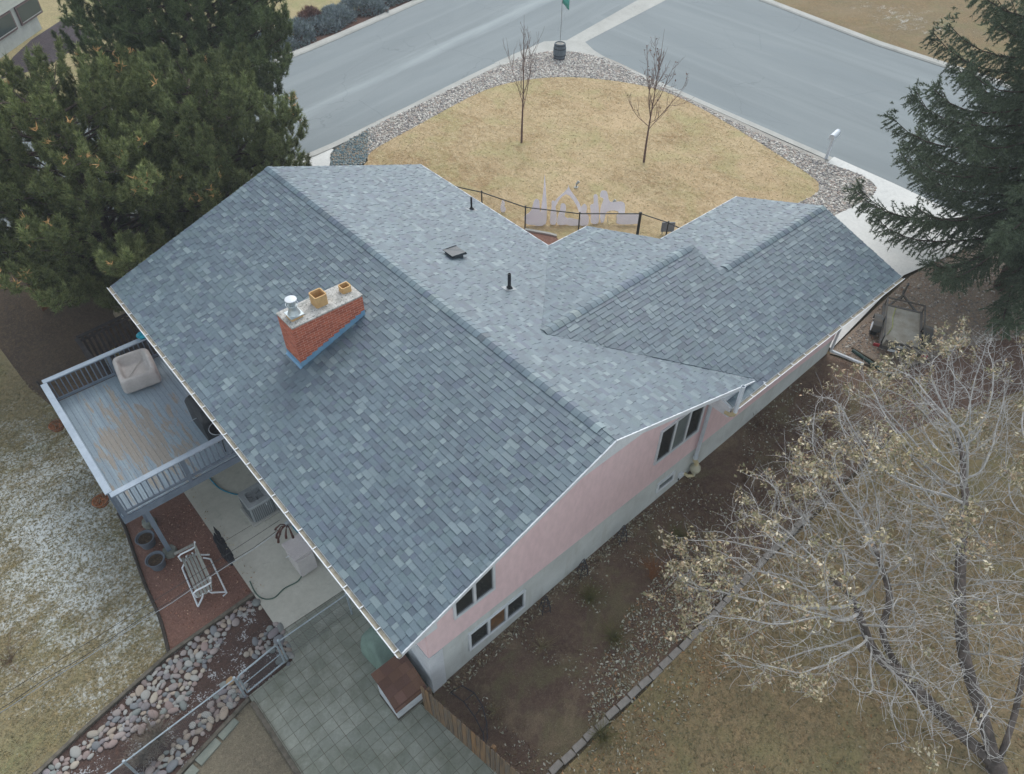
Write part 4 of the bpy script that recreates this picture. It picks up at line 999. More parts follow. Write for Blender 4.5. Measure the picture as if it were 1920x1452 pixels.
# ------------------------------------------------------------------ under the eave: air conditioner, cabinet, hoses, wiring
M_ac = simple('grey_ac_paint', rgb(152, 158, 160), rgb(140, 146, 148), 4, .5, .4)
M_acd = simple('dark_grille', rgb(106, 112, 116), rgb(96, 102, 106), 6, .6, .4)
ac = thing('air_conditioner', 'grey outdoor air conditioner with top fan on concrete pad', 'air conditioner', (.34, 8.93, .05))
m = MB(); m.bx(-.45, .45, -.45, .45, 0, .085); m.build('pad', M_kerb, ac, bevel=.02)
m = MB(); loft(m, [ring_at(.37, .37, .09, .09), ring_at(.37, .37, .09, .74)]); m.build('body', M_ac, ac)
m = MB()
for k in range(44):
    s = -.30+.6*(k % 11)/10
    for q in ((0, (s, -.374)), (1, (s, .374)), (2, (-.374, s)), (3, (.374, s))):
        if q[0] == k//11: m.box((q[1][0], q[1][1], .41), (.022, .022, .60))
m.build('side_grille', M_acd, ac)
m = MB(); n = 28; sq = rounded(.39, .39, .10, 8); sq = [sq[int(i*len(sq)/n)] for i in range(n)]
ci = [(.285*math.cos(math.atan2(y, x)), .285*math.sin(math.atan2(y, x))) for x, y in sq]
loft(m, [[(x, y, .72) for x, y in sq], [(x, y, .80) for x, y in sq], [(x*.96, y*.96, .82) for x, y in sq], [(x*1.03, y*1.03, .825) for x, y in ci], [(x, y, .815) for x, y in ci], [(x, y, .68) for x, y in ci]], False, False); m.build('top_panel', M_ac, ac, smooth=True)
m = MB(); m.lathe([(.284, .685), (.0, .68)], n=24, cap=False); m.build('fan_well', M_black, ac)
m = MB(); m.lathe([(.0, .78), (.07, .775), (.075, .70)], n=16, cap=False); fan = m.build('fan_hub', M_ac, ac, smooth=True)
for k in range(3):
    a = k*2.1+.4; q = [(.06, -.05, .71), (.25, -.13, .70), (.27, .05, .745), (.06, .05, .745)]; M_ = Matrix.Rotation(a, 4, 'Z')
    m = MB(); m.prism([M_ @ Vector(v) for v in q], (0, 0, .006)); m.build('fan_blade', M_acd, fan)
m = MB()
for rr in (.09, .13, .17, .21, .25): m.tube([(rr*math.cos(k*math.pi/14), rr*math.sin(k*math.pi/14), .822-.0) for k in range(29)], .0028, 4)
for k in range(8): m.tube([(.05*math.cos(k*math.pi/4), .05*math.sin(k*math.pi/4), .825), (.29*math.cos(k*math.pi/4), .29*math.sin(k*math.pi/4), .822)], .004, 4)
m.build('fan_guard', M_acd, ac)
m = MB(); m.box((.374, -.15, .55), (.004, .10, .12)); m.box((.15, -.376, .62), (.08, .004, .10)); m.build('rating_plate', M_white, ac)
m = MB(); m.bx(.375, .46, -.36, -.1, .12, .62); m.build('service_panel', M_ac, ac, bevel=.01)
m = MB(); m.tube([(.46, -.2, .30), (.58, -.26, .24), (.66, -.3, .4), (.68, -.3, .9)], .026, 8); m.tube([(.46, -.28, .24), (.56, -.36, .16), (.66, -.4, .3)], .018, 8); m.build('refrigerant_line', M_black, ac, smooth=True)
M_cab = simple('beige_cabinet', rgb(196, 192, 190), rgb(182, 178, 178), 2.2, .5, .4)
cab = thing('utility_cabinet', 'beige box cabinet against the rear wall beside the garden hose', 'cabinet', (.38, 6.40, .05))
m = MB(); m.prism([(-.25, -.36, .03), (.28, -.36, .03), (.28, -.36, .84), (-.25, -.36, .84)], (0, .40, 0)); m.prism([(-.25, .041, .03), (.28, .041, .03), (.28, .041, .84), (-.25, .041, .84)], (0, .32, 0)); m.build('body', M_cab, cab, bevel=.012)
m = MB(); m.prism([(-.29, -.34, .842), (.30, -.34, .842), (.30, -.34, .90), (-.29, -.34, .90)], (0, .73, 0)); m.build('lid', M_cab, cab, bevel=.015)
m = MB(); m.bx(-.24, .27, -.395, -.362, .06, .82); m.build('door', M_cab, cab, bevel=.01)
m = MB(); m.tube([(-.25, .10, .6), (-.36, .10, .62)], .016, 8); m.build('handle', M_white, cab)
M_hose = simple('green_hose', rgb(72, 100, 88), rgb(58, 84, 74), 6, .5, .4)
M_those = simple('teal_hose', rgb(28, 128, 152), rgb(24, 112, 138), 6, .45, .4)
def hose(pts, r, mat, nm, lab, cat='hose'):
    m = MB(); m.tube(smooth_line(pts, 6), r, 7); return tag(m.build(nm, mat, smooth=True), lab, cat)
hose([(.15, 6.05, .12), (-.05, 6.0, .075), (-.42, 6.05, .07), (-.78, 5.98, .07), (-1.02, 6.15, .07), (-1.10, 6.45, .07), (-1.05, 6.9, .07)], .017, M_hose, 'garden_hose', 'thin green garden hose curving across the concrete to cobbles')
hose([(.72, 9.25, .5), (.62, 9.52, .12), (.35, 9.72, .075), (.0, 10.05, .075), (-.25, 10.6, .075), (-.3, 11.3, .075)], .022, M_those, 'water_hose', 'teal hose running behind the air conditioner under the deck')
hose([(.95, 8.3, .3), (.86, 8.1, .10), (.80, 7.7, .075), (.85, 7.35, .1), (.95, 7.2, .5)], .026, M_those, 'water_hose', 'blue hose end lying along the rear wall by the air conditioner')
met = thing('electric_meter', 'grey meter box and conduit on the rear wall under the gutter', 'meter box', (.95, 7.35, 0))
m = MB(); m.bx(-.12, .08, -.18, .18, 1.3, 1.8); m.build('meter_case', M_metal, met, bevel=.015)
m = MB(); m.tube([(-.0, 0, 1.8), (.0, 0, 2.2), (.02, 0, 3.0), (.03, 0, 4.9)], .035, 8); m.build('conduit', M_metal, met, smooth=True)
m = MB(); m.tube([(-.12, 0, 1.5), (-.18, 0, 1.5)], .085, 16); m.build('meter_dial', M_glass, met, smooth=True)
M_cable = simple('black_cable', rgb(58, 60, 62), rgb(48, 50, 52), 9, .6, .3)
M_alu = simple('bare_aluminium', rgb(168, 174, 178), rgb(140, 146, 150), 9, .4, .5, .6)
def cable(a, b, sag, r, mat, lab, wob=0):
    a, b = Vector(a), Vector(b); pts = []
    for k in range(41):
        s = k/40; q = a.lerp(b, s); q.z -= sag*4*s*(1-s)
        if wob: q += Vector((0, math.cos(s*160)*wob, math.sin(s*160)*wob))
        pts.append(q)
    m = MB(); m.tube(pts, r, 5); return tag(m.build('overhead_cable', mat, smooth=True), lab, 'cable', 'overhead service cables')
hook = thing('cable_bracket', 'bundle of dark cable connectors hanging at the gutter edge', 'cable connectors', (-.14, 4.42, 4.78))
M_conn = simple('dark_red_connector', rgb(84, 52, 46), rgb(58, 44, 42), 9, .6, .3)
for k, (dx, dy, dz) in enumerate(((-.22, .12, -.12), (-.20, -.02, -.16), (-.14, -.16, -.2), (-.02, -.22, -.24), (-.28, .02, -.26), (-.3, -.08, -.3))):
    m = MB(); m.tube([(0, 0, 0), (dx*.5, dy*.7, .02), (dx, dy, dz*.6), (dx*1.1, dy*1.1, dz)], [.012, .014, .026, .03], 7); m.build('connector', M_conn, hook, smooth=True)
m = MB(); m.bx(-.03, .10, -.04, .04, -.08, .06); m.build('bracket_plate', M_metal, hook)
cable((-.34, 4.45, 4.66), (-26, 4.2, 5.6), .55, .0085, M_alu, 'bare pale service cable crossing above the lawn to the house', .012)
cable((-.34, 4.50, 4.64), (-26, 4.3, 5.62), .50, .007, M_cable, 'dark insulated cable twisted beside the bare service cable', .02)
cable((-.20, 4.62, 4.80), (-26, 4.9, 5.9), .75, .006, M_cable, 'thin dark cable running above the two service cables')

# planters, bench, fabric heap
M_pot = simple('grey_planter', rgb(104, 112, 122), rgb(92, 100, 110), 3, .6, .35)
M_potsoil = soil_mat('planter_soil', rgb(78, 66, 56), rgb(66, 56, 48), rgb(110, 92, 70), rgb(150, 130, 90), .1)
for (x, y, lab) in ((-2.80, 9.12, 'grey round planter of dead leaves nearest the bench'), (-2.74, 10.02, 'grey round planter of bare soil closer to the deck')):
    p_ = thing('planter', lab, 'planter', (x, y, .02), 0, 'grey planters by the deck post')
    m = MB(); m.lathe([(.19, 0), (.245, .30), (.262, .34), (.275, .37), (.25, .375), (.235, .31), (.0, .30)], n=28, cap=False); m.build('pot', M_pot, p_, smooth=True)
    m = MB(); m.lathe([(.238, .302), (.12, .325), (.0, .33)], n=20, cap=False); m.build('soil', M_potsoil, p_, smooth=True)
M_wtube = simple('white_steel_tube', rgb(230, 234, 238), rgb(212, 218, 222), 6, .45, .4)
M_slat = simple('grey_weathered_slat', rgb(160, 160, 154), rgb(134, 134, 128), 5, .85, .2, bump=.4, stretch=(8, 1, 1))
bench = thing('glider_bench', 'weathered slatted glider bench on a white tubular frame', 'bench', (0, 0, 0))
A0, A1 = Vector((-2.226, 8.592, 0.430)), Vector((-2.402, 7.103, 0.430))      # front edge of the seat, far and near end
Bk0, Bk1 = Vector((-1.836, 8.535, 0.430)), Vector((-2.000, 7.099, 0.430))
dv = (A1-A0).normalized(); sv = (Bk0-A0); sv -= dv*sv.dot(dv); wd = sv.length; sv.normalize(); Lb = (A1-A0).length
zv = Vector((0, 0, 1))
for k, f_ in enumerate((.10, .36, .60, .84)):
    m = MB(); a = A0+sv*wd*f_; m.bar(a, a+dv*Lb, wd*.19, .022, up=zv); m.build('seat_slat', M_slat, bench, bevel=.004)
for k, h_ in enumerate((.10, .26, .42)):
    m = MB(); a = A0+sv*(wd*1.02+h_*.22)+zv*h_; m.bar(a-dv*.02, a+dv*(Lb-.02), .022, .125, up=(zv+sv*.25)); m.build('back_slat', M_slat, bench, bevel=.004)
for e in (0.06, Lb-.06):
    o_ = A0+dv*e; m = MB()
    m.tube([o_-sv*.02-zv*.02, o_-sv*.03+zv*.22, o_+sv*.05+zv*.27, o_+sv*wd*.85+zv*.27, o_+sv*(wd+.08)+zv*.30, o_+sv*(wd+.12)+zv*.50], .025, 8)
    m.tube([o_-sv*.02-zv*.03, o_+sv*wd-zv*.03, o_+sv*(wd+.12)+zv*.48], .017, 8)
    m.build('arm_frame', M_wtube, bench, smooth=True)
m = MB(); g0 = -A0.z+.045
for e in (.02, Lb-.02):
    o_ = A0+dv*e
    m.tube([o_-sv*.10+zv*g0, o_+sv*.10-zv*.10, o_+sv*.16+zv*.05], .025, 8); m.tube([o_+sv*(wd+.30)+zv*g0, o_+sv*(wd*.9)-zv*.08, o_+sv*(wd*.8)+zv*.05], .025, 8)
m.tube([A0+dv*.02-sv*.10+zv*g0, A0+dv*(Lb-.02)-sv*.10+zv*g0], .025, 8)
m.tube([A0+dv*.02+sv*(wd+.12)+zv*g0, A0+dv*.18+sv*(wd+.28)+zv*g0, A0+dv*(Lb+.02)+sv*(wd+.30)+zv*g0, A0+dv*(Lb+.06)+sv*(wd+.18)+zv*g0], .025, 8)
m.build('base_frame', M_wtube, bench, smooth=True)
m = MB(); m.bar(A0-dv*.05-sv*.10+zv*.27, A0-dv*.05+sv*(wd+.06)+zv*.29, .09, .025); m.build('arm_rest', M_slat, bench, bevel=.004)
M_fabric = simple('black_landscape_fabric', rgb(58, 58, 62), rgb(44, 44, 48), 4, .9, .2, bump=.6, bscale=7)
def heap(name, mat, c, rx, ry, hh, seed, rz=0, n=26, wob=.35):
    m = MB(); vs = []; fs = []
    for i in range(n):
        for j in range(n):
            x, y = (i/(n-1)*2-1), (j/(n-1)*2-1); r = math.hypot(x, y)
            z = max(0, 1-r**2)*hh*(1+wob*mnoise.noise(Vector((x*2+seed, y*2, seed))))+hh*.4*max(0, 1-r)*mnoise.noise(Vector((x*5, y*5+seed, 3)))
            vs.append((x*rx, y*ry, z-.01))
    fs = [(i*n+j, (i+1)*n+j, (i+1)*n+j+1, i*n+j+1) for i in range(n-1) for j in range(n-1) if min(math.hypot(vs[q][0]/rx, vs[q][1]/ry) for q in (i*n+j, (i+1)*n+j, (i+1)*n+j+1, i*n+j+1)) < 1.0]
    m.add(vs, fs); o = m.build(name, mat, smooth=True); o.location = c; o.rotation_euler = (0, 0, rz); return o
m = MB(); rg = np.random.default_rng(3); fo = [(-1.01, 9.46), (-0.95, 9.16), (-0.96, 8.62), (-1.00, 7.98), (-1.06, 7.66), (-1.22, 7.74), (-1.29, 8.23), (-1.22, 8.94)]
cx_, cy_ = sum(p[0] for p in fo)/8, sum(p[1] for p in fo)/8; vs = [(cx_, cy_, .075)]; fs = []
for k, f_ in enumerate((.45, .8, 1.0)):
    for i in range(24):
        a, b = fo[i//3], fo[(i//3+1) % 8]; w_ = (i % 3)/3; x, y = a[0]*(1-w_)+b[0]*w_, a[1]*(1-w_)+b[1]*w_
        vs.append((cx_+(x-cx_)*f_, cy_+(y-cy_)*f_, (.07, .06, .022)[k]+rg.uniform(-.018, .018)*(k < 2)))
for i in range(24): fs.append((0, 1+i, 1+(i+1) % 24))
for k in range(2):
    for i in range(24): fs.append((1+k*24+i, 1+(k+1)*24+i, 1+(k+1)*24+(i+1) % 24, 1+k*24+(i+1) % 24))
m.add(vs, fs); tag(m.build('ground_fabric', M_fabric), 'crumpled black landscape fabric between the bench and the concrete', 'ground fabric')

# ------------------------------------------------------------------ chain-link fence with gate
M_chain = simple('galvanised_wire', rgb(176, 188, 196), rgb(150, 162, 170), 12, .45, .4, .3)
M_wiremesh = simple('dark_wire_mesh', rgb(92, 100, 108), None, 9, .5, .4, .4)
M_blackpost = simple('black_fence_paint', rgb(46, 54, 56), rgb(38, 44, 46), 6, .55, .4)
def diamond(m, a, b, z0, z1, r=.0022, sp=.085, zf=None):
    """woven wire between two ground points"""
    a, b = Vector((a[0], a[1], 0)), Vector((b[0], b[1], 0)); d = b-a; L = d.length; dn = d/L; hh = z1-z0
    k = -hh
    while k < L:
        for sgn in (1, -1):
            s0, s1 = (k, k+hh); zz0, zz1 = (z0, z1) if sgn > 0 else (z1, z0)
            t0, t1 = max(0, -s0/hh if s0 < 0 else 0), min(1, (L-s0)/hh)
            if t1 <= t0: continue
            m.tube([a+dn*(s0+hh*t0)+Vector((0, 0, zz0+(zz1-zz0)*t0)), a+dn*(s0+hh*t1)+Vector((0, 0, zz0+(zz1-zz0)*t1))], r, 3, cap=False)
        k += sp
def chain_fence(name, label, pts, hgt, mats, rail_r=.019, group=None, ends=True, sp=.085, wr=.0022):
    f = thing(name, label, 'fence', (0, 0, 0), 0, group)
    for x, y in pts:
        g = ground_z(x, y); m = MB(); m.tube([(x, y, g-.02), (x, y, g+hgt+.03)], .030, 10); m.lathe([(.038, hgt+.03), (.034, hgt+.07), (.0, hgt+.08)], (x, y, g), 10, cap=False); m.build('fence_post', mats[0], f, smooth=True)
    m = MB(); m.tube([(x, y, ground_z(x, y)+hgt) for x, y in pts], rail_r, 8); m.build('top_rail', mats[0], f, smooth=True)
    m = MB()
    for a, b in zip(pts, pts[1:]):
        n = max(1, int(math.hypot(b[0]-a[0], b[1]-a[1])/1.6))
        diamond(m, a, b, ground_z(*a)+.03, ground_z(*a)+hgt, wr, sp)
    m.build('wire_mesh', mats[1], f); return f
chain_fence('chain_link_fence', 'short galvanised chain-link fence from house to gate', [(.62, 4.16), (-1.38, 4.16)], 1.08, (M_chain, M_wiremesh))
chain_fence('chain_link_fence', 'long galvanised chain-link fence over the cobble bed', [(-2.66, 4.0), (-5.4, 3.86), (-8.4, 3.72)], 1.08, (M_chain, M_wiremesh))
gate = thing('chain_link_gate', 'galvanised chain-link gate between cobbles and pavers', 'gate', (0, 0, 0))
ga, gb = (-1.47, 4.12), (-2.58, 4.02)
m = MB(); m.tube([(ga[0], ga[1], .10), (ga[0], ga[1], 1.0), (ga[0]-.06, ga[1], 1.06), (gb[0]+.06, gb[1], 1.06), (gb[0], gb[1], 1.0), (gb[0], gb[1], .10), (ga[0], ga[1], .10)], .025, 8); m.tube([(ga[0], ga[1], .56), (gb[0], gb[1], .56)], .014, 8); m.build('gate_frame', M_chain, gate, smooth=True)
m = MB(); diamond(m, ga, gb, .11, 1.05, .0025, .075); m.build('wire_mesh', M_wiremesh, gate)
m = MB(); m.bx(gb[0]-.06, gb[0]+.02, gb[1]-.03, gb[1]+.03, .85, .95); m.build('latch', M_metal, gate)

# ------------------------------------------------------------------ near corner: kennel, covered chair, board fence, trellis
M_brownsh = vcol('brown_shingle', .85, .2, 60, .5)
M_sidingw = simple('white_lap_siding', rgb(210, 214, 218), rgb(186, 190, 196), 3, .6, .3, bump=.1)
ken = thing('kennel', 'small white kennel with a curved brown shingle roof', 'kennel', (0, 0, 0))
kx0, kx1, ky0, ky1 = -.03, .76, .98, 1.78
m = MB(); m.bx(kx0, kx1, ky0, ky1, .06, .74); m.prism([(kx0, ky0, .741), (kx0, ky1, .741), (kx0, ky1, 1.08), (kx0, ky0+.45, 1.02)], (kx1-kx0, 0, 0))
for i in range(5): m.bx(kx0-.012, kx1+.012, ky0-.014, ky0, .09+i*.13, .205+i*.13); m.bx(kx0-.014, kx0-.0005, ky0+.001, ky1, .09+i*.13, .205+i*.13)
m.build('kennel_wall', M_sidingw, ken)
m = MB(); m.bx(kx0-.04, kx1+.03, ky0-.04, ky1, .03, .08); m.build('kennel_base', M_timber, ken)
prof = [(ky0-.10, .70), (ky0-.04, .80), (ky0+.18, .96), (ky0+.40, 1.06), (ky0+.62, 1.12), (ky1+.10, 1.14)]
m = MB(); rg = np.random.default_rng(5); m.prism([(kx0-.07, y, z-.035) for y, z in prof]+[(kx0-.07, y, z-.005) for y, z in prof[::-1]], (kx1-kx0+.14, 0, 0), rgb(92, 66, 58))
for (y0, z0), (y1, z1) in zip(prof, prof[1:]):
    x = kx0-.07
    while x < kx1+.07:
        x1 = min(x+rg.choice([.15, .24, .3]), kx1+.07); f = rg.uniform(.75, 1.15); c = rgb(112, 86, 76); c = (c[0]*f, c[1]*f, c[2]*f*rg.uniform(.9, 1.05), 1)
        m.add([(x+.002, y0, z0+.008), (x1-.002, y0, z0+.008), (x1-.002, y1+.01, z1+.002), (x+.002, y1+.01, z1+.002), (x+.002, y0, z0-.006), (x1-.002, y0, z0-.006)], [(0, 1, 2, 3), (4, 5, 1, 0)], c); x = x1
m.build('kennel_roof', M_brownsh, ken, recalc=False, colors=True)
M_green = simple('faded_green_tarp', rgb(124, 146, 136), rgb(104, 124, 116), 2, .75, .25, bump=.5, bscale=5)
gt = thing('covered_chair', 'stacked chairs under a faded green tarp by the eave', 'tarp', (.56, 2.48, .03), R(4))
def fold(z, rr, k): return [(x*(1+k*math.sin(9*math.atan2(y, x)+z*3)), y*(1+k*math.sin(7*math.atan2(y, x)+z*5)), z+.02*math.sin(5*math.atan2(y, x))) for x, y in rr]
rr = rounded(.36, .62, .16, 8)
m = MB(); loft(m, [fold(0, rr, .05), fold(.3, [(x*.97, y*.97) for x, y in rr], .05), fold(.62, [(x*.93, y*.95) for x, y in rr], .04), fold(.78, [(x*.85, y*.9-.02) for x, y in rr], .03), [(x*.72, y*.62+.18, z+.16) for x, y, z in fold(.72, rr, .03)], [(x*.5, y*.4+.26, z+.20) for x, y, z in fold(.80, rr, .02)], [(x*.1, y*.1+.26, 1.03) for x, y in rr]])
o = m.build('tarp_cover', M_green, gt, smooth=True); sb = o.modifiers.new('sub', 'SUBSURF'); sb.render_levels = 1
m = MB(); m.bx(-.2, .2, -.4, .3, .0, .4); m.build('chair_stack', M_white, gt)
t = NT('weathered_fence_board'); p = t.objc(); oi = t.n('ShaderNodeObjectInfo')
q = t.mix(1.0, p, t.mapping(oi.outputs['Location'], (3, 5, 0)), 'ADD')
g_ = t.noise(t.mapping(q, (14, 14, 1.2)), 1.5, 5, .7); rd = oi.outputs['Random']
cb = t.mix(t.ramp(g_, [(.35, 0), (.65, 1)]), rgb(96, 92, 88), rgb(132, 112, 88))
cb = t.mix(t.ramp(rd, [(.3, 0), (.9, .7)]), cb, rgb(148, 112, 74))
cb = t.mix(t.ramp(t.noise(t.mapping(q, (30, 30, .8)), 1.2, 4), [(.5, 0), (.62, .7)]), cb, rgb(70, 66, 64))
t.bump(g_, .5, .01); M_fboard = t.done(cb, .9, .15)
wf2 = thing('board_fence', 'weathered grey and brown board fence from the house corner', 'fence', (0, 0, 0))
fa, fb = Vector((.62, .70, 0)), Vector((1.62, -5.4, 0)); d = fb-fa; n = int(d.length/.145); an = math.atan2(d.y, d.x); first = None
for k in range(n):
    q = fa+d*(k/n); hgt_ = 1.36+random.uniform(-.02, .02)
    if first is None: m = MB(); m.prism([(-.068, -.01, -.7), (.068, -.01, -.7), (.068, -.01, .66), (.04, -.01, .70), (-.04, -.01, .70), (-.068, -.01, .66)], (0, .02, 0)); first = m.build('fence_board', M_fboard, wf2); c = first
    else: c = first.copy(); C.objects.link(c)
    c.location = (q.x, q.y, .70+random.uniform(-.015, .015)); c.rotation_euler = (0, random.uniform(-.012, .012), an+random.uniform(-.03, .03)); c.scale = (random.uniform(.9, 1.02), 1, 1)
sd = Vector((-d.y, d.x, 0)).normalized()*.035
m = MB()
for z in (.25, 1.1): m.bar(fa+sd+Vector((0, 0, z)), fb+sd+Vector((0, 0, z)), .04, .085)
m.build('fence_rail', M_fboard, wf2)
for s in (.02, .35, .68, 1.0):
    q = fa+d*s+sd*2.4; m = MB(); m.box((q.x, q.y, .66), (.09, .09, 1.36), rz=an); m.build('fence_post', M_fboard, wf2)
M_iron = simple('dark_iron', rgb(62, 66, 76), rgb(50, 52, 60), 9, .6, .4)
tr = thing('garden_trellis', 'dark iron arch trellis lying on the soil behind the board fence', 'trellis', (0, 0, 0))
m = MB(); pa = [(1.33, 0.63, 0.03), (1.42, 0.20, 0.04), (1.39, -0.27, 0.04), (1.31, -0.70, 0.03), (1.15, -0.94, 0.01)]; pb = [(1.64, 0.56, 0.06), (1.75, 0.18, 0.07), (1.69, -0.22, 0.06), (1.52, -0.59, 0.05), (1.31, -0.86, 0.03)]
rise = (.04, .10, .14, .10, .04)
m.tube([(x, y, z+r_+.03) for (x, y, z), r_ in zip(pa, rise)], .014, 6); m.tube([(x, y, z+r_+.05) for (x, y, z), r_ in zip(pb, rise)], .014, 6)
m.build('trellis_rail', M_iron, tr, smooth=True)
for a, b, r_ in zip(pa, pb, rise): m = MB(); m.tube([(a[0], a[1], a[2]+r_+.03), (b[0], b[1], b[2]+r_+.05)], .009, 5); m.build('trellis_bar', M_iron, tr)
def cage(x, y, lab):
    c_ = thing('plant_cage', lab, 'plant cage', (x, y, ground_z(x, y)), 0, 'wire plant cages by the foundation')
    m = MB()
    for k in range(4):
        a = k*math.pi/2+.4; m.tube([(.17*math.cos(a), .17*math.sin(a), .0), (.12*math.cos(a), .12*math.sin(a), .40), (.02*math.cos(a), .02*math.sin(a), .78)], .011, 5)
    m.build('cage_wire', M_iron, c_)
    m = MB()
    for z, r_ in ((.18, .15), (.42, .115)): m.tube([(r_*math.cos(k*math.pi/8), r_*math.sin(k*math.pi/8), z) for k in range(17)], .008, 4)
    m.build('cage_ring', M_iron, c_)
cage(4.6, .62, 'dark wire cone cage by the foundation, nearest the basement window'); cage(6.11, .70, 'dark wire cone cage by the foundation, middle of the three'); cage(7.69, .68, 'dark wire cone cage by the foundation, farthest up the slope')

# block border between bed and lawn
M_block = simple('grey_concrete_block', rgb(156, 151, 145), rgb(136, 132, 126), 6, .92, .15, bump=.6)
ORD = 'first second third fourth fifth sixth seventh eighth ninth tenth eleventh twelfth thirteenth fourteenth fifteenth sixteenth seventeenth eighteenth nineteenth twentieth twenty-first twenty-second twenty-third twenty-fourth twenty-fifth twenty-sixth twenty-seventh twenty-eighth twenty-ninth thirtieth thirty-first'.split()
bl_me = None; x = 1.75; k = 0
while x < 12.6:
    y = -2.50+.05*math.sin(x*.7)+random.uniform(-.02, .02); z = ground_z(x, y)
    if bl_me is None:
        m = MB(); m.prism([(-.182, -.085, -.03), (.182, -.085, -.03), (.168, .085, -.03), (-.168, .085, -.03)], (0, 0, .10)); o = m.build('border_block', M_block, bevel=.014); bl_me = o
    else: o = bl_me.copy(); C.objects.link(o)
    o.location = (x, y, z-.005); o.rotation_euler = (random.uniform(-.03, .03), -math.atan2(ground_z(x+.2, y)-ground_z(x-.2, y), .4), random.uniform(-.05, .05)+.07*math.cos(x*.7))
    tag(o, 'grey edging block between bed and lawn, %s up from the bottom edge of the photo' % ORD[min(k, 30)], 'edging block', 'edging blocks along the garden bed'); x += .372+random.uniform(-.005, .012); k += 1

# ------------------------------------------------------------------ drainage pieces and trailer
M_board2 = simple('pale_new_board', rgb(172, 150, 118), rgb(150, 130, 104), 5, .85, .2, bump=.3)
def gz(p, d=0): return (p[0], p[1], ground_z(p[0], p[1])+d)
m = MB(); m.bar(gz((18.92, 0.56), .05), gz((18.93, -1.19), .05), .06, .09); tag(m.build('edging_plank', M_board2, bevel=.008), 'pale plank on edge beside the green drain pipe', 'plank', 'planks by the drain pipe')
m = MB(); m.bar(gz((19.50, 0.51), .05), gz((19.43, -1.17), .05), .06, .09); tag(m.build('edging_plank', simple('grey_plank', rgb(124, 110, 94), rgb(104, 92, 80), 5, .9, bump=.3), bevel=.008), 'grey-brown plank between the gravel and the green drain pipe', 'plank', 'planks by the drain pipe')
pd = [gz((19.37, 0.41), .07), gz((19.29, -0.32), .07), gz((19.18, -1.15), .07)]
m = MB(); n = 60; a, b = Vector(pd[0]), Vector(pd[2]); m.tube([a.lerp(b, k/n) for k in range(n+1)], [.062+.008*(k % 2) for k in range(n+1)], 10); tag(m.build('drain_pipe', simple('dark_green_plastic', rgb(44, 72, 66), rgb(36, 60, 56), 6, .5, .4), smooth=True), 'dark green corrugated drain pipe below the white downspout', 'drain pipe')
trl = thing('utility_trailer', 'small black utility trailer with grey deck parked beside the spruce', 'trailer', ((21.14, -0.31)[0], (21.14, -0.31)[1], ground_z(21.2, -.1)), R(26))
M_tdeck = simple('grey_trailer_deck', rgb(152, 152, 144), rgb(130, 125, 114), 2.5, .85, .2, bump=.3)
M_tframe = simple('dark_trailer_steel', rgb(72, 76, 78), rgb(86, 78, 68), 4, .6, .35)
M_tyre = simple('tyre_rubber', rgb(40, 42, 44), rgb(32, 34, 36), 8, .85, .2)
M_red = simple('red_lens', rgb(150, 36, 40), rgb(130, 30, 36), 4, .3, .5)
m = MB(); m.bx(-1.15, 1.25, -.62, .62, .42, .46); m.build('deck', M_tdeck, trl)
m = MB(); m.bx(-1.2, 1.3, -.68, -.60, .34, .50); m.bx(-1.2, 1.3, .60, .68, .34, .50); m.bx(-1.22, -1.14, -.6, .6, .34, .48); m.bx(1.24, 1.32, -.6, .6, .34, .48); m.build('chassis', M_tframe, trl)
m = MB()
for y in (-.64, .64):
    m.bar((-1.1, y, .82), (1.25, y, .82), .045, .045)
    for x in (-1.1, .1, 1.22): m.bar((x, y, .5), (x, y, .82), .045, .045, up=(1, 0, 0))
m.bar((1.24, -.64, .82), (1.24, .64, .82), .045, .045); m.build('side_rail', M_tframe, trl)
m = MB(); m.prism([(-1.24, -.6, .50), (-1.24, .6, .50), (-1.42, .6, .86), (-1.42, -.6, .86)], (.03, 0, .01)); m.build('tail_gate', M_tdeck, trl)
m = MB(); m.bar((-1.42, -.6, .87), (-1.42, .6, .87), .05, .05); m.build('gate_bar', M_tframe, trl)
m = MB(); m.box((-1.40, .05, .72), (.008, .30, .14), ry=R(-27)); m.build('number_plate', M_white, trl); m = MB(); m.box((-1.24, .22, .38), (.02, .30, .10)); m.build('number_plate', M_white, trl)
for s in (-1, 1):
    m = MB(); m.tube([(0, s*.74, .30), (0, s*.95, .30)], .30, 22); w_ = m.build('wheel', M_tyre, trl, smooth=True, bevel=.03); m = MB(); m.lathe([(.17, .0), (.17, .012), (.10, .02), (.06, .03), (.0, .03)], n=18, cap=False); r_ = m.build('rim', M_white, w_, smooth=True); r_.rotation_euler = (R(-90)*s, 0, 0); r_.location = (0, s*.952, .30)
    m = MB(); m.prism([(.42, s*.70, .38), (.36, s*.70, .62), (.16, s*.70, .68), (-.16, s*.70, .68), (-.36, s*.70, .62), (-.42, s*.70, .38), (-.38, s*.70, .38), (-.33, s*.70, .59), (-.15, s*.70, .645), (.15, s*.70, .645), (.33, s*.70, .59), (.38, s*.70, .38)], (0, s*.28, 0)); m.build('fender', M_tframe, trl)
    m = MB(); m.box((-1.24, s*.78, .46), (.05, .20, .11)); m.build('tail_light', M_red, trl)
m = MB(); m.bar((1.3, .5, .42), (2.2, .0, .42), .06, .06); m.bar((1.3, -.5, .42), (2.2, .0, .42), .06, .06); m.bar((2.1, 0, .42), (2.5, 0, .44), .07, .07); m.tube([(2.25, 0, .2), (2.25, 0, .85)], .03, 8); m.box((2.25, 0, .9), (.14, .06, .04)); m.build('tongue', M_tframe, trl)
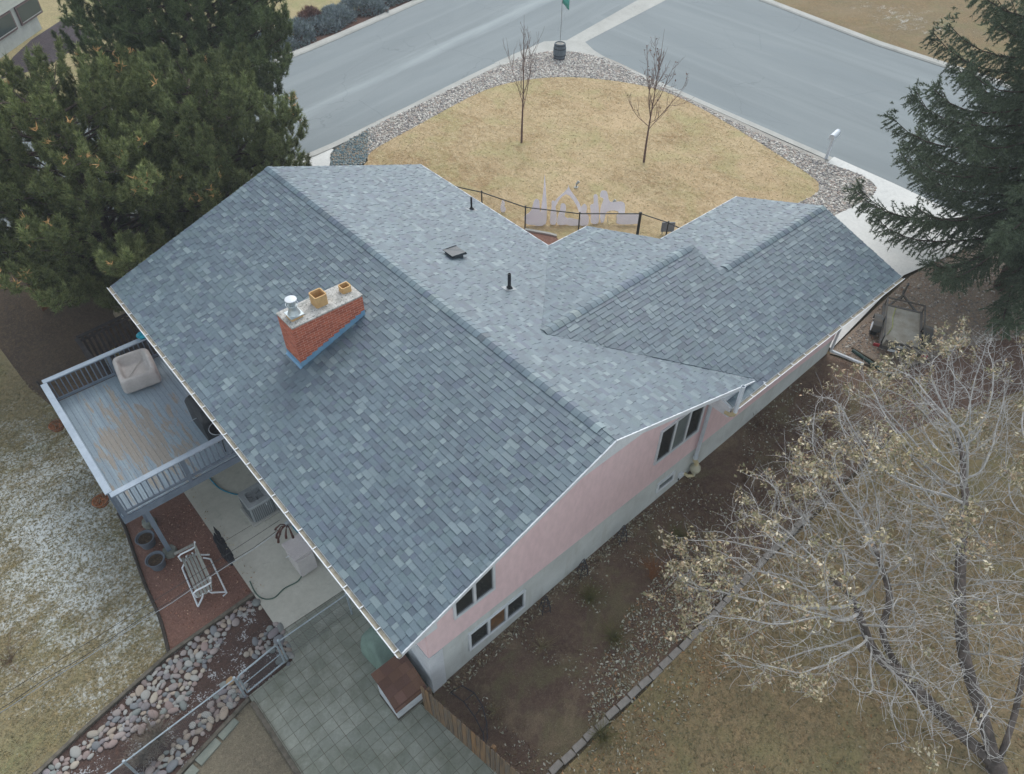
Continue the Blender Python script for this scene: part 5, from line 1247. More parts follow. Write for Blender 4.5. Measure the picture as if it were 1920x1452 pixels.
m = MB(); m.tube([(1.15, .25, .50), (.6, .32, .475), (0, .30, .475), (-.5, .45, .475)], .014, 5); m.build('tie_strap', simple('yellow_green_strap', rgb(150, 156, 92), None, 5, .8), trl, smooth=True)
# ------------------------------------------------------------------ front yard things
chain_fence('black_chain_fence', 'black chain-link fence with a curved top rail on the front lawn', [(14.0, 17.1), (14.76, 15.6), (15.38, 13.5), (16.75, 11.7), (18.62, 10.10)], 1.08, (M_blackpost, simple('thin_black_wire', rgb(96, 92, 82), None, 9, .7)), .024, sp=.11, wr=.0018)
chain_fence('black_chain_fence', 'short black chain-link run from the tall corner post to the garage', [(18.66, 10.06), (19.0, 8.9), (19.1, 7.4)], 1.08, (M_blackpost, bpy.data.materials['thin_black_wire']), .022, sp=.11, wr=.0018)
m = MB(); m.prism([(15.2, 13.3, 1.62), (15.75, 12.45, 1.62), (15.9, 12.1, 1.62), (15.98, 12.2, 1.62), (15.85, 12.5, 1.62), (15.3, 13.4, 1.62)], (0, 0, .15)); tag(m.build('bed_edging', M_kerb), 'pale edging strip of a mulch bed in the roof corner', 'edging strip')
patch('front_mulch_bed', [(14.0, 13.6), (15.2, 13.3), (15.75, 12.45), (15.9, 12.1), (14.6, 9.0), (13.4, 9.0), (11, 9), (11, 14)], .10, M_red_mulch)

# barrel with flag
M_barrel = simple('grey_barrel_wood', rgb(112, 122, 130), rgb(92, 102, 110), 4, .8, .25, bump=.3, stretch=(9, 9, .6))
ba = thing('barrel', 'grey wooden barrel planter with flagpole on the gravel corner', 'barrel', (29.27, 25.9, 1.64))
m = MB(); m.lathe([(.30, 0), (.36, .2), (.385, .45), (.36, .72), (.31, .92), (.28, .92), (.28, .86), (.0, .86)], n=26, cap=False); m.build('staves', M_barrel, ba, smooth=True)
for z, r_ in ((.07, .325), (.26, .377), (.64, .376), (.83, .338)):
    m = MB(); m.lathe([(r_, z-.028), (r_+.010, z-.028), (r_+.006, z+.028), (r_-.006, z+.028)], n=26, cap=False); m.build('hoop', M_iron, ba, smooth=True)
m = MB(); m.lathe([(.275, .87), (.15, .89), (.0, .895)], n=20, cap=False); m.build('gravel_fill', bpy.data.materials['gravel_bed_base'], ba)
fp = thing('flagpole', 'thin flagpole with green flag standing in the barrel', 'flag', (29.27, 25.9, 2.5))
m = MB(); m.tube([(0, 0, 0), (0, 0, 2.72)], .022, 8); m.build('pole', M_metal, fp, smooth=True)
m = MB(); n = 9
vs = [(.02+i*.05, -.03*math.sin(i*.8)-i*.02, 2.68-j*.42-(.035*i if j == 0 else .055*i)) for j in range(2) for i in range(n)]
m.add(vs, [(i, i+1, n+i+1, n+i) for i in range(n-1)]); o = m.build('flag', simple('green_flag', rgb(84, 160, 148), rgb(70, 146, 136), 4, .8), fp, smooth=True); o.modifiers.new('solid', 'SOLIDIFY').thickness = .004

# mailbox
mb_ = thing('mailbox', 'white plastic mailbox on a leaning white post by the kerb', 'mailbox', (30.55, 8.55, 1.66), R(100))
mb_.scale = (1.3, 1.3, 1.18)
m = MB(); m.bar((0, 0, 0), (0, -.06, .92), .10, .10, up=(1, 0, 0)); m.build('post', M_pvc, mb_, bevel=.012)
m = MB(); pr = [(-.10, .90), (.10, .90), (.10, 1.03)]+[(.10*math.cos(R(a)), 1.03+.10*math.sin(R(a))) for a in range(20, 180, 20)]+[(-.10, 1.03)]
m.prism([(x, -.36, z) for x, z in pr], (0, .56, 0)); m.build('box', M_pvc, mb_, bevel=.01)
m = MB(); m.prism([(x*1.04, -.385, (z-1)*1.04+1) for x, z in pr], (0, .022, 0)); m.build('door', M_pvc, mb_)

# nativity cut-outs: flat painted boards on stakes
M_cut = simple('white_board', rgb(250, 249, 252), rgb(244, 243, 250), 3, .6, .3)
def cutout(outline, x, y, rz, lab, name='lawn_cutout'):
    """outline in metres (across, up); a 12 mm sheet standing on two stakes"""
    o = thing(name, lab, 'lawn cut-out', (x, y, ground_z(x, y)+.08), rz, 'white lawn cut-outs behind the black fence')
    o.rotation_euler = (R(-24), 0, rz)
    m = MB(); pts = smooth_loop([(a*1.18, b*1.18) for a, b in outline], 3); m.prism([(a, -.006, b+.05) for a, b in pts], (0, .012, 0)); m.build('cut_board', M_cut, o)
    xs = [a for a, b in outline]; 
    for q_ in (min(xs)*.4, max(xs)*.4): m = MB(); m.bx(q_-.01, q_+.01, .007, .025, -.05, .3); m.build('stake', M_metal, o)
F = R(-38)
cutout([(-.36, .05), (-.10, .0), (.10, -.05), (.26, .0), (.22, .22), (.34, .50), (.38, .66), (.28, .62), (.20, .44), (.13, .52), (.10, .84), (.0, .92), (-.10, .80), (-.20, .50), (-.44, .30)], 15.85, 13.3, F, 'large white cut-out of a kneeling cloaked figure at the left end')
cutout([(-.07, .0), (.10, .0), (.13, .5), (.11, .9), (.09, 1.25), (.05, 1.7), (.02, 1.3), (-.03, .85), (-.08, .4)], 16.15, 13.2, F, 'tallest narrow white cut-out with a spike top')
cutout([(-.10, .0), (.10, .0), (.12, .35), (.07, .62), (.04, .80), (-.05, .80), (-.06, .60), (-.10, .35)], 16.45, 12.9, F, 'small upright white figure cut-out left of the stable arch')
cutout([(-.55, 0), (-.47, 0), (-.42, .62), (-.05, 1.02), (.32, .62), (.50, .10), (.60, .12), (.42, .70), (.08, 1.18), (.02, 1.34), (-.03, 1.18), (-.52, .70)], 16.95, 12.55, F, 'white stable arch cut-out with a peaked roof', 'lawn_cutout')
cutout([(-.20, .0), (.16, .0), (.18, .18), (.05, .30), (.10, .55), (.05, .72), (-.08, .72), (-.12, .5), (-.20, .25)], 16.75, 12.6, F, 'white seated figure cut-out under the left of the arch')
cutout([(-.22, .0), (.24, -.02), (.26, .16), (.05, .20), (-.20, .24)], 17.05, 12.3, F, 'low white manger cut-out under the arch')
cutout([(-.16, .0), (.14, .0), (.16, .30), (.07, .40), (.10, .62), (.0, .74), (-.12, .60), (-.10, .34)], 17.4, 12.0, F, 'white kneeling figure cut-out at the right foot of the arch')
cutout([(-.13, .0), (.13, .0), (.14, .45), (.10, .75), (.07, .98), (-.06, .98), (-.06, .70), (-.18, .62), (-.14, .3)], 17.85, 11.8, F, 'white standing figure cut-out right of the arch')
cutout([(-.42, .0), (-.30, .0), (-.20, .35), (.20, .35), (.30, .0), (.42, .0), (.45, .55), (.30, .70), (-.10, .70), (-.22, 1.05), (-.42, 1.08), (-.46, .88), (-.34, .80), (-.44, .45)], 18.5, 11.4, F, 'white animal cut-out at the right end near the tall post')
cutout([(-.36, .02), (.36, .02), (.40, .20), (.36, .38), (-.36, .38), (-.40, .20)], 18.85, 10.8, F, 'low plain white board cut-out beside the tall fence post')
cutout([(-.06, .0), (.06, .0), (.10, .12), (.05, .2), (.07, .32), (.02, .42), (-.03, .42), (-.06, .3), (-.10, .15)], 15.45, 15.0, F, 'tiny white cut-out alone by the roof edge behind the rail')
# spot lights
def spot(x, y, lab):
    s_ = thing('spot_light', lab, 'garden light', (x, y, ground_z(x, y)+.085), .4, 'spot lights on the front lawn')
    m = MB(); m.tube([(0, 0, 0), (0, 0, .2)], .018, 6); m.build('stake', M_black, s_)
    m = MB(); m.tube([(-.02, 0, .16), (.05, -.10, .30)], [.05, .065], 12); m.build('lamp_head', M_metal, s_, smooth=True)
    m = MB(); m.bx(-.10, .10, -.08, .08, 0, .03); m.build('base_plate', M_kerb, s_)
spot(19.38, 14.47, 'small dark spot light on the lawn, the farther of two'); spot(19.48, 12.3, 'small dark spot light on the lawn, nearer the tall fence post')
m = MB(); m.box((0, 0, .35), (.55, .03, .45)); m.box((-.2, 0, .1), (.03, .03, .2)); m.box((.2, 0, .1), (.03, .03, .2)); o = m.build('grey_sign', simple('grey_panel', rgb(128, 138, 150), rgb(116, 126, 138), 4, .6)); o.location = (19.6, 9.3, 1.68); o.rotation_euler = (0, 0, R(-40)); tag(o, 'blank grey panel standing behind the short black fence run', 'panel')

# ------------------------------------------------------------------ gravel (uncountable) as low stones
def gravel(name, poly, n, rlo, rhi, cols, off, seed, mat):
    rg = np.random.default_rng(seed); pts = np.array(scatter(poly, n, rg)); m_ = len(pts)
    base = np.array([(1, 0, 0), (-.5, .87, 0), (-.5, -.87, 0), (.35, .45, .75), (-.6, .1, .7), (.2, -.5, .7)]); F_ = np.array([(0, 1, 3), (1, 2, 4), (2, 0, 5), (0, 3, 5), (1, 4, 3), (2, 5, 4), (3, 4, 5)])
    r = rlo+(rhi-rlo)*rg.random(m_)**1.6; a = rg.uniform(0, 6.28, m_); ca, sa = np.cos(a), np.sin(a)
    B = base[None]*(1+rg.uniform(-.3, .3, (m_, 6, 3)))*r[:, None, None]
    X = B[..., 0]*ca[:, None]-B[..., 1]*sa[:, None]; Y = B[..., 0]*sa[:, None]+B[..., 1]*ca[:, None]
    z = np.array([ground_z(x, y) for x, y in pts])+off
    V = np.stack([X+pts[:, 0, None], Y+pts[:, 1, None], B[..., 2]*.8+z[:, None]], -1).reshape(-1, 3)
    FF = (F_[None]+6*np.arange(m_)[:, None, None]).reshape(-1, 3)
    cc = np.array([c[:3] for c in cols])[rg.integers(len(cols), size=m_)]*rg.uniform(.8, 1.15, (m_, 1))
    o = np_mesh(name, V, FF, mat, col=np.repeat(cc, 6, 0)); o['kind'] = 'stuff'; return o
M_grav = vcol('gravel_stone', .85, .25, 40, .3)
GC = [rgb(196, 192, 184), rgb(170, 164, 156), rgb(212, 208, 200), rgb(144, 140, 138), rgb(176, 160, 150), rgb(128, 126, 126)]
gravel('gravel', bed_outer+[(24.0, 5.65), (24.2, 6.6)]+lawn_edge, 17000, .03, .085, GC, .068, 3, M_grav)
gravel('blue_gravel', blue_bed, 1800, .025, .07, [rgb(96, 120, 128), rgb(126, 140, 142), rgb(84, 100, 106), rgb(160, 158, 148), rgb(150, 132, 112)], .075, 4, M_grav)
gravel('drive_gravel', [(18.9, .8), (24.9, 1.15), (29.8, .6), (29.6, -6), (25, -3.5), (22.2, -2.0), (19.5, -1.1)], 6500, .02, .06, [rgb(164, 154, 142), rgb(140, 130, 120), rgb(186, 180, 170), rgb(150, 126, 106), rgb(126, 120, 114)], .025, 5, M_grav)

# ------------------------------------------------------------------ the corner house beyond the trees
nh = thing('neighbour_house', 'pale sided neighbouring house with two dark windows at the top left corner', 'house', ((3.78, 47.24)[0], (3.78, 47.24)[1], 1.6), math.atan2((7.96, 51.49)[1]-(3.78, 47.24)[1], (7.96, 51.49)[0]-(3.78, 47.24)[0]))
M_lap = simple('pale_lap_siding', rgb(182, 186, 178), rgb(170, 174, 168), 2, .7, .3)
M_nfound = simple('pale_foundation', rgb(168, 172, 168), rgb(156, 160, 156), 2, .85, .2)
m = MB(); m.bx(-16, 5.0, .02, 9, 1.9, 6.0)
for i in range(20): m.prism([(-16, -.012, 1.9+i*.2), (-16, .02, 1.9+i*.2+.19), (-16, .02, 1.9+i*.2)], (21.0, 0, 0))
m.build('wall', M_lap, nh)
m = MB(); m.bx(-16, 4.98, .04, 8.9, -.3, 1.88); m.build('foundation', M_nfound, nh)
m = MB(); m.prism([(-16.5, -.6, 5.9), (-16.5, 4.5, 7.6), (-16.5, 9.6, 5.9)], (22, 0, 0)); m.build('roof', simple('grey_neighbour_shingle', rgb(110, 112, 116), rgb(96, 98, 104), 5, .9, bump=.3), nh)
for x0 in (-3.2, .35, 3.3):
    m = MB(); m.bx(x0-.12, x0+2.32, -.05, .03, .82, 1.86); w_ = m.build('window', simple('dark_red_frame', rgb(98, 80, 80), rgb(84, 68, 68), 5, .6), nh); m = MB(); m.bx(x0, x0+2.2, -.062, -.052, .98, 1.78); m.build('pane', NT('dark_teal_glass').done(rgb(58, 70, 70), .12, .5), w_); m = MB(); m.bx(x0, x0+2.2, -.07, -.063, .92, .965); m.build('sill', M_nfound, w_)
patch('neighbour_bed', [(2.95, 44.12), (4.48, 47.09), (6.18, 49.33), (8.91, 51.85), (9.12, 47.47), (5.97, 44.57), (4.09, 44.14)], .03, soil_mat('purple_mulch', rgb(78, 70, 74), rgb(66, 60, 64), rgb(92, 82, 86), rgb(120, 110, 110), .05))
# ------------------------------------------------------------------ foliage helpers
def unit(v): return v/np.maximum(np.linalg.norm(v, axis=-1, keepdims=True), 1e-9)
def needles(P, D, n, ln, wd, rg, spread=(.35, 1.1), back=.16, col=None, cvar=.25, tipc=None):
    """n thin triangles round every shoot end P with direction D"""
    m = len(P); P = np.repeat(P, n, 0); D = np.repeat(unit(D), n, 0); k = m*n
    rnd = unit(rg.normal(size=(k, 3))); side = unit(np.cross(D, rnd))
    a = rg.uniform(*spread, size=(k, 1)); L = ln*rg.uniform(.7, 1.25, (k, 1))
    d = D*np.cos(a)+side*np.sin(a)
    base = P-D*back*rg.random((k, 1)); w = unit(np.cross(d, unit(rg.normal(size=(k, 3)))))*wd*.5
    V = np.stack([base-w, base+w, base+d*L], 1).reshape(-1, 3)
    Fc = np.arange(3*k).reshape(-1, 3)
    c = np.repeat(col if col.ndim == 2 else np.tile(col, (m, 1)), n, 0)*rg.uniform(1-cvar, 1+cvar, (k, 1))
    tc = c if tipc is None else c*np.asarray(tipc)[None]
    cc = np.stack([c, c, tc], 1).reshape(-1, 3)
    return V, Fc, cc
def bake(name, chunks, mat, parent):
    V = np.concatenate([c[0] for c in chunks]); o = 0; Fs = []
    for c in chunks: Fs.append(c[1]+o); o += len(c[0])
    return np_mesh(name, V, np.concatenate(Fs), mat, parent, np.concatenate([c[2] for c in chunks]))
M_needle = vcol('pine_needles', .75, .2, 0)
M_bark = simple('pine_bark', rgb(92, 80, 72), rgb(66, 58, 54), 6, .95, .1, bump=.8, stretch=(1, 1, .3))
M_twig = simple('grey_pine_twig', rgb(112, 102, 96), rgb(86, 78, 72), 9, .9)
lc = lambda r, g, b: np.array(rgb(r, g, b)[:3])

def pine(name, label, base, height, prof, seed, nb=92, dens=1.0, c0=(92, 104, 66), c1=(138, 142, 92), lean=(0, 0), cones=60, z0=.18):
    """long-needled pine: rounded crown of upswept boughs ending in bottle-brush shoots. prof(t): crown radius at height fraction t"""
    rg = np.random.default_rng(seed); bz = ground_z(base[0], base[1])
    t_ = thing(name, label, 'pine tree', (base[0], base[1], bz))
    mb = MB(); tw = MB()
    axis = lambda z: np.array([lean[0]*z/height, lean[1]*z/height, z])
    mb.tube([tuple(axis(z)) for z in np.linspace(-.1, height*.96, 9)], list(np.linspace(.24, .03, 9)), 10)
    tips, dirs, cols = [], [], []
    for i in range(nb):
        f = (i+.5)/nb; t = z0+(1-z0)*(1-(1-f)**1.0)*.98; az = i*2.399+rg.uniform(-.3, .3)
        r = prof(t)*rg.uniform(.72, 1.10); zc = t*height
        zs = max(.10*height, zc-r*rg.uniform(.15, .55)); o = axis(zs)
        h = np.array([math.cos(az), math.sin(az), 0])
        end = axis(zc)+h*r+np.array([0, 0, rg.uniform(-.05, .25)*r*.4])
        mid = o*.5+end*.5+np.array([0, 0, -.10*r+rg.uniform(-.1, .1)])
        s = np.linspace(0, 1, 7)[:, None]; B = (1-s)**2*o+2*s*(1-s)*mid+s**2*end
        mb.tube([tuple(p) for p in B], list(np.linspace(.055, .012, 7)), 5)
        tone = np.array(lc(*c0))*rg.uniform(.68, 1.3)
        ns = max(4, int(r*4.2*dens))
        for k in range(ns):
            s_ = .34+.66*(k+rg.random())/ns; q = (1-s_)**2*o+2*s_*(1-s_)*mid+s_**2*end
            sg = 1 if k % 2 else -1; lat = np.array([-h[1], h[0], 0])*sg
            L = (.35+.75*(1-s_)*min(1, r/3.))*rg.uniform(.7, 1.25)
            d = unit(lat*rg.uniform(.5, 1.0)+h*rg.uniform(.3, .9)+np.array([0, 0, rg.uniform(.25, .9)]))
            e = q+d*L; tw.tube([tuple(q), tuple(q+d*L*.5+np.array([0, 0, -.03])), tuple(e)], [.014, .010, .006], 3, cap=False)
            for j in range(max(2, int(L*3.5*dens))):
                u_ = rg.uniform(.35, 1.0); off = unit(rg.normal(size=3))*rg.uniform(.05, .20)
                tips.append(q+d*L*u_+off); dirs.append(unit(d*.6+off*1.3+np.array([0, 0, .85]))); cols.append(tone*rg.uniform(.85, 1.15))
            # upright finger of shoots at the end of the twig
            hf = rg.uniform(.25, .95); ax_ = unit(d*.35+np.array([0, 0, 1.0])); ft = rg.uniform(.9, 1.25)
            for j in range(int(7+hf*7)):
                u_ = rg.random(); rad = .17*(1-.75*u_**2); of = unit(np.cross(ax_, rg.normal(size=3)))*rad*rg.uniform(.4, 1)
                tips.append(e+ax_*hf*u_+of); dirs.append(unit(of/rad*.55+ax_*(.5+u_))); cols.append(tone*ft*rg.uniform(.92, 1.1))
    top = axis(height)
    for k in range(40): tips.append(top+rg.normal(size=3)*np.array([.35, .35, .3])-np.array([0, 0, .3])); dirs.append(np.array([rg.normal()*.4, rg.normal()*.4, 1])); cols.append(lc(*c0))
    tips = np.array(tips); dirs = np.array(dirs); cols = np.array(cols)
    tr_ = mb.build('trunk', M_bark, t_, smooth=True); tw.build('twigs', M_twig, tr_)
    tc = lc(*c1)/lc(*c0)
    ch = [needles(tips, dirs, 20, .17, .026, rg, (.25, 1.0), .18, cols, .22, tc), needles(tips, dirs, 6, .15, .026, rg, (1.0, 1.9), .14, cols*.85, .2)]
    bake('crown', ch, M_needle, t_)
    if cones:
        outer = tips[np.argsort(-(np.linalg.norm(tips[:, :2], axis=1)+.5*tips[:, 2]+rg.random(len(tips))*3))[:cones*6]]
        pk = outer[rg.choice(len(outer), cones, replace=False)]
        V, Fc, cc = needles(np.repeat(pk+np.array([0, 0, .05]), 3, 0)+rg.normal(size=(cones*3, 3))*.05, np.tile(np.array([0, 0, 1.]), (cones*3, 1))+rg.normal(size=(cones*3, 3))*.6, 3, .19, .045, rg, (.2, 1.2), .05, lc(206, 164, 112), .15)
        o = np_mesh('dry_needle_tips', V, Fc, M_needle, t_, cc); o['kind'] = 'stuff'
    return t_
dome = lambda R_, top=.35: (lambda t: R_*(math.sin(min(1, max(0, (t-.05)/.5))*math.pi/2)**.7 if t < .55 else max(.12, (1-((t-.55)/.47)**2.0))**.55))
pine('pine_tree', 'large round-crowned pine with orange dry tips nearest the deck', (1.5, 20.8), 8.9, dome(4.8), 41, nb=128, lean=(-.2, .4), cones=240)
pine('pine_tree', 'tall dark green pine at the top left behind the nearest pine', (8.4, 27.0), 12.6, dome(4.4), 42, nb=150, c0=(84, 98, 66), c1=(118, 130, 88), cones=45)
pine('pine_tree', 'smaller pine touching the roof corner, reaching over the street edge', (5.6, 20.0), 8.4, dome(3.4), 43, nb=105, c0=(94, 106, 68), c1=(134, 140, 94), cones=30)

def spruce(name, label, base, height, radius, seed, nb=120, c0=(72, 84, 68), c1=(106, 118, 92)):
    rg = np.random.default_rng(seed); bz = ground_z(*base); t_ = thing(name, label, 'spruce tree', (base[0], base[1], bz))
    mb = MB(); tips, dirs, cols = [], [], []
    mb.tube([(0, 0, z) for z in np.linspace(-.1, height, 10)], list(np.linspace(.30, .02, 10)), 10)
    for i in range(nb):
        f = (i+.5)/nb; z = height*(.105+.89*f**1.05); az = i*2.399+rg.uniform(-.35, .35)
        if math.cos(az-math.radians(160)) < -.55 and rg.random() < .5: continue
        r = radius*(1-z/height)**.32*rg.uniform(.80, 1.10)+.2; h = np.array([math.cos(az), math.sin(az), 0])
        o = np.array([0, 0, z]); n = 10; s = np.linspace(0, 1, n)
        drop = -.40*r*s**1.05+.36*r*s**3.4
        B = o+h*(r*s)[:, None]+np.stack([np.zeros(n), np.zeros(n), drop], 1)
        mb.tube([tuple(p) for p in B], list(np.linspace(.05, .01, n)), 5)
        lat = np.array([-h[1], h[0], 0]); tone = lc(*c0)*rg.uniform(.75, 1.2)
        nt = int(r*21)
        for k in range(nt):
            s_ = .12+.88*(k+rg.random())/nt; j = min(n-2, int(s_*(n-1))); w = s_*(n-1)-j; q = B[j]*(1-w)+B[j+1]*w
            sg = rg.choice((-1, 1)); L = (.75*(1-s_)+.46)*rg.uniform(.6, 1.15)*min(1, r/2.4+.25)
            hang = rg.random() < .74
            d = unit(lat*sg*rg.uniform(.3, .9)+h*rg.uniform(.25, .9)+np.array([0, 0, (-rg.uniform(.5, 1.4) if hang else rg.uniform(-.3, .35))]))
            m_ = max(2, int(L/.12))
            for u_ in range(m_):
                tips.append(q+d*L*(u_+1)/m_); dirs.append(d+np.array([0, 0, -.1])); cols.append(tone*rg.uniform(.85, 1.2))
        for k in range(16): tips.append(B[-1]+rg.normal(size=3)*np.array([.10, .10, .16])+np.array([0, 0, .1])); dirs.append(unit(h+np.array([0, 0, .7])+rg.normal(size=3)*.4)); cols.append(tone*1.15)
    tips = np.array(tips); dirs = np.array(dirs); cols = np.array(cols)
    mb.build('trunk', M_bark, t_, smooth=True)
    bake('crown', [needles(tips, dirs, 12, .11, .030, rg, (.25, 1.15), .13, cols, .22, lc(*c1)/lc(*c0))], M_needle, t_)
    return t_
spruce('spruce_tree', 'big dark spruce with drooping boughs at the right edge', (26.8, -1.5), 24.0, 6.3, 51, nb=250)

# ------------------------------------------------------------------ bare deciduous trees
M_silver = simple('silver_bark', rgb(192, 190, 186), rgb(154, 152, 150), 7, .85, .15, bump=.4)
M_darkbark = simple('dark_furrowed_bark', rgb(116, 106, 100), rgb(82, 76, 72), 5, .95, .1, bump=1.0, bscale=16, stretch=(1, 1, .35))
M_dryleaf = vcol('dry_leaf', .8, .2, 0)
def leaves(P, rg, n, size, cols, spread):
    m = len(P); k = m*n; C0 = np.repeat(P, n, 0)+rg.normal(size=(k, 3))*spread
    a = unit(rg.normal(size=(k, 3))+np.array([0, 0, .2])); b = unit(np.cross(a, unit(rg.normal(size=(k, 3))))); c = np.cross(a, b)
    L = size*rg.uniform(.6, 1.3, (k, 1)); wd = L*rg.uniform(.35, .6, (k, 1))
    V = np.stack([C0-b*L*.5, C0-c*wd*.5+a*L*.12, C0+b*L*.5, C0+c*wd*.5+a*L*.12], 1).reshape(-1, 3); Fq = np.arange(4*k).reshape(-1, 4)
    F3 = np.concatenate([Fq[:, [0, 1, 2]], Fq[:, [0, 2, 3]]])
    cc = np.asarray(cols)[rg.integers(len(cols), size=k)]*rg.uniform(.75, 1.2, (k, 1))
    return V, F3, np.repeat(cc, 4, 0)
def colonize(starts, attr, rg, step=.17, infl=1.5, kill=.26, it=130, grav=-.02):
    """space colonisation: grow limbs from starts (list of (point, parent)) towards attraction points"""
    P = [np.array(p, float) for p, _ in starts]; par = [q for _, q in starts]
    A = np.array(attr); near = np.full(len(A), -1); nd = np.full(len(A), 1e9)
    def upd(i0):
        Q = np.array(P[i0:]); 
        for c in range(0, len(Q), 400):
            D = np.linalg.norm(A[:, None]-Q[None, c:c+400], axis=2); j = D.argmin(1); dm = D[np.arange(len(A)), j]; b = dm < nd
            nd[b] = dm[b]; near[b] = j[b]+i0+c
    upd(0)
    for _ in range(it):
        act = nd < infl
        if not act.any(): break
        acc = {}
        dirs = unit(A-np.array(P)[near])
        for k in np.nonzero(act)[0]:
            acc.setdefault(int(near[k]), []).append(dirs[k])
        i0 = len(P)
        for n_, ds in acc.items():
            d = np.sum(ds, 0)+rg.normal(size=3)*.35; d[2] += grav
            P.append(P[n_]+unit(d)*step); par.append(n_)
        upd(i0)
        keep = nd > kill
        if not keep.any(): break
        A, near, nd = A[keep], near[keep], nd[keep]
        if len(P) > 16000: break
    return np.array(P), par
def tube_tree(P, par, tip_r, power, base_r_cap, n_start_min=0):
    n = len(P); r = np.full(n, 0.0); kids = [[] for _ in range(n)]
    for i, p in enumerate(par):
        if p >= 0: kids[p].append(i)
    for i in range(n-1, -1, -1):
        r[i] = tip_r if not kids[i] else min(base_r_cap, (sum(r[k]**power for k in kids[i]))**(1/power))
    return r, kids
def chains(P, par, kids, r):
    out = []; st = [(i, par[i]) for i in range(len(P)) if par[i] < 0]
    while st:
        i, p = st.pop(); ch = ([p] if p >= 0 else [])+[i]
        while kids[i]:
            ks = sorted(kids[i], key=lambda k: -r[k]); i = ks[0]
            for k in ks[1:]: st.append((k, ch[-1]))
            ch.append(i)
        if len(ch) > 1: out.append(ch)
    return out
def big_bare_tree():
    rg = np.random.default_rng(77)
    root = np.array((9.594, -9.212, 0.850))
    t_ = thing('bare_tree', 'silvery multi-stemmed bare tree with clinging tan leaves at the lower right', 'tree', (0, 0, 0))
    stems = [[(root[0], root[1], .6), tuple(root), (9.477, -7.919, 1.250), (9.428, -6.656, 1.700), (9.640, -5.850, 2.150), (10.255, -5.472, 2.700), (10.582, -4.906, 3.100)],
             [tuple(root), (9.842, -8.243, 1.900), (10.281, -7.278, 2.700), (11.491, -6.315, 3.400), (13.289, -5.356, 4.000)],
             [tuple(root), (10.461, -8.781, 1.900), (12.171, -7.897, 3.000), (13.811, -6.862, 4.000)],
             [(9.428, -6.656, 1.700), (8.886, -5.968, 2.400), (9.206, -4.928, 3.200)]]
    starts = []
    for s in stems:
        L = smooth_line(s, 6); prev = -1
        if starts: prev = int(np.argmin([np.linalg.norm(np.array(p)-np.array(L[0])) for p, _ in starts]))
        for q in L:
            starts.append((q, prev)); prev = len(starts)-1
    def cloud(c, r, n):
        out = []
        while len(out) < n:
            u = rg.uniform(-1, 1, 3)
            if .12 < (u**2).sum() < 1: out.append(np.array(c)+u*np.array(r))
        return out
    at = cloud((9.6, -4.7, 4.0), (3.5, 3.3, 2.0), 2500)+cloud((12.8, -4.0, 4.4), (4.0, 2.9, 2.0), 2300)+cloud((7.2, -3.6, 3.4), (1.8, 2.6, 1.3), 520)+cloud((10.2, -7.4, 3.2), (3.2, 2.0, 1.9), 900)+cloud((16.2, -3.9, 4.6), (2.5, 1.9, 1.6), 700)
    at = [a for a in at if a[2] > 1.6 and a[1] < .35]
    P, par = colonize(starts, at, rg)
    r, kids = tube_tree(P, par, .0056, 2.0, .22)
    big, fine = MB(), MB()
    tips = [i for i in range(len(P)) if not kids[i]]
    for ch in chains(P, par, kids, r):
        pts = P[ch].copy()
        if len(pts) > 3: pts[1:-1] = .5*pts[1:-1]+.25*(pts[:-2]+pts[2:])
        rr = [max(r[c], .0040) for c in ch]; rr[0] = min(rr[0], rr[1]*1.15)
        # thick, dark lower part and silvery rest
        k = next((j for j in range(len(rr)) if rr[j] < .052), len(rr))
        if k >= 2: big.tube([tuple(p) for p in pts[:k+1]], rr[:k+1], 9)
        if k < len(rr)-1: q0 = max(0, k-1) if k >= 2 else 0; fine.tube([tuple(p) for p in pts[q0:]], rr[q0:], 5 if rr[q0] > .02 else 4, cap=False)
    # curved end twigs
    tp = []
    for i in list(rg.permutation(len(P))[:30000]):
        if r[i] > .03: continue
        q = P[i]; d = unit(P[i]-P[par[i]]) if par[i] >= 0 else np.array([0, 0, 1.])
        d = unit(d+rg.normal(size=3)*.75+np.array([0, 0, .28])); L = rg.uniform(.22, .62); cv = rg.normal(size=3)*.30
        pts = [q, q+d*L*.35+cv*L*.10, q+d*L*.7+cv*L*.42, q+d*L+cv*L*.85+np.array([0, 0, .05])]
        fine.tube([tuple(p) for p in pts], [.0046, .0042, .0036, .0027], 3, cap=False); tp.append(pts[-1])
    tr_ = big.build('trunk', M_darkbark, t_, smooth=True)
    fine.build('branches', M_silver, t_, recalc=False)
    tp = np.array(tp); nz = np.array([mnoise.noise(Vector(p)*.75+Vector((5, 2, 9))) for p in tp])
    edge = (tp[:, 1] > -2.9)*.20+(tp[:, 0] < 7.2)*.26-(tp[:, 1] < -5)*.06+(tp[:, 0] > 13)*.06
    nz2 = np.array([mnoise.noise(Vector(p)*1.9+Vector((1, 7, 3))) for p in tp])
    sel = tp[(nz*.8+nz2*.55+edge) > .40]
    cl = [lc(*c) for c in ((192, 178, 148), (168, 158, 126), (206, 196, 172), (150, 142, 112), (178, 154, 128), (134, 132, 102))]
    V, Fc, cc = leaves(sel, rg, 20, .105, cl, .07)
    np_mesh('crown', V, Fc, M_dryleaf, t_, cc)
    return len(P), len(sel)
print('bare tree', big_bare_tree())

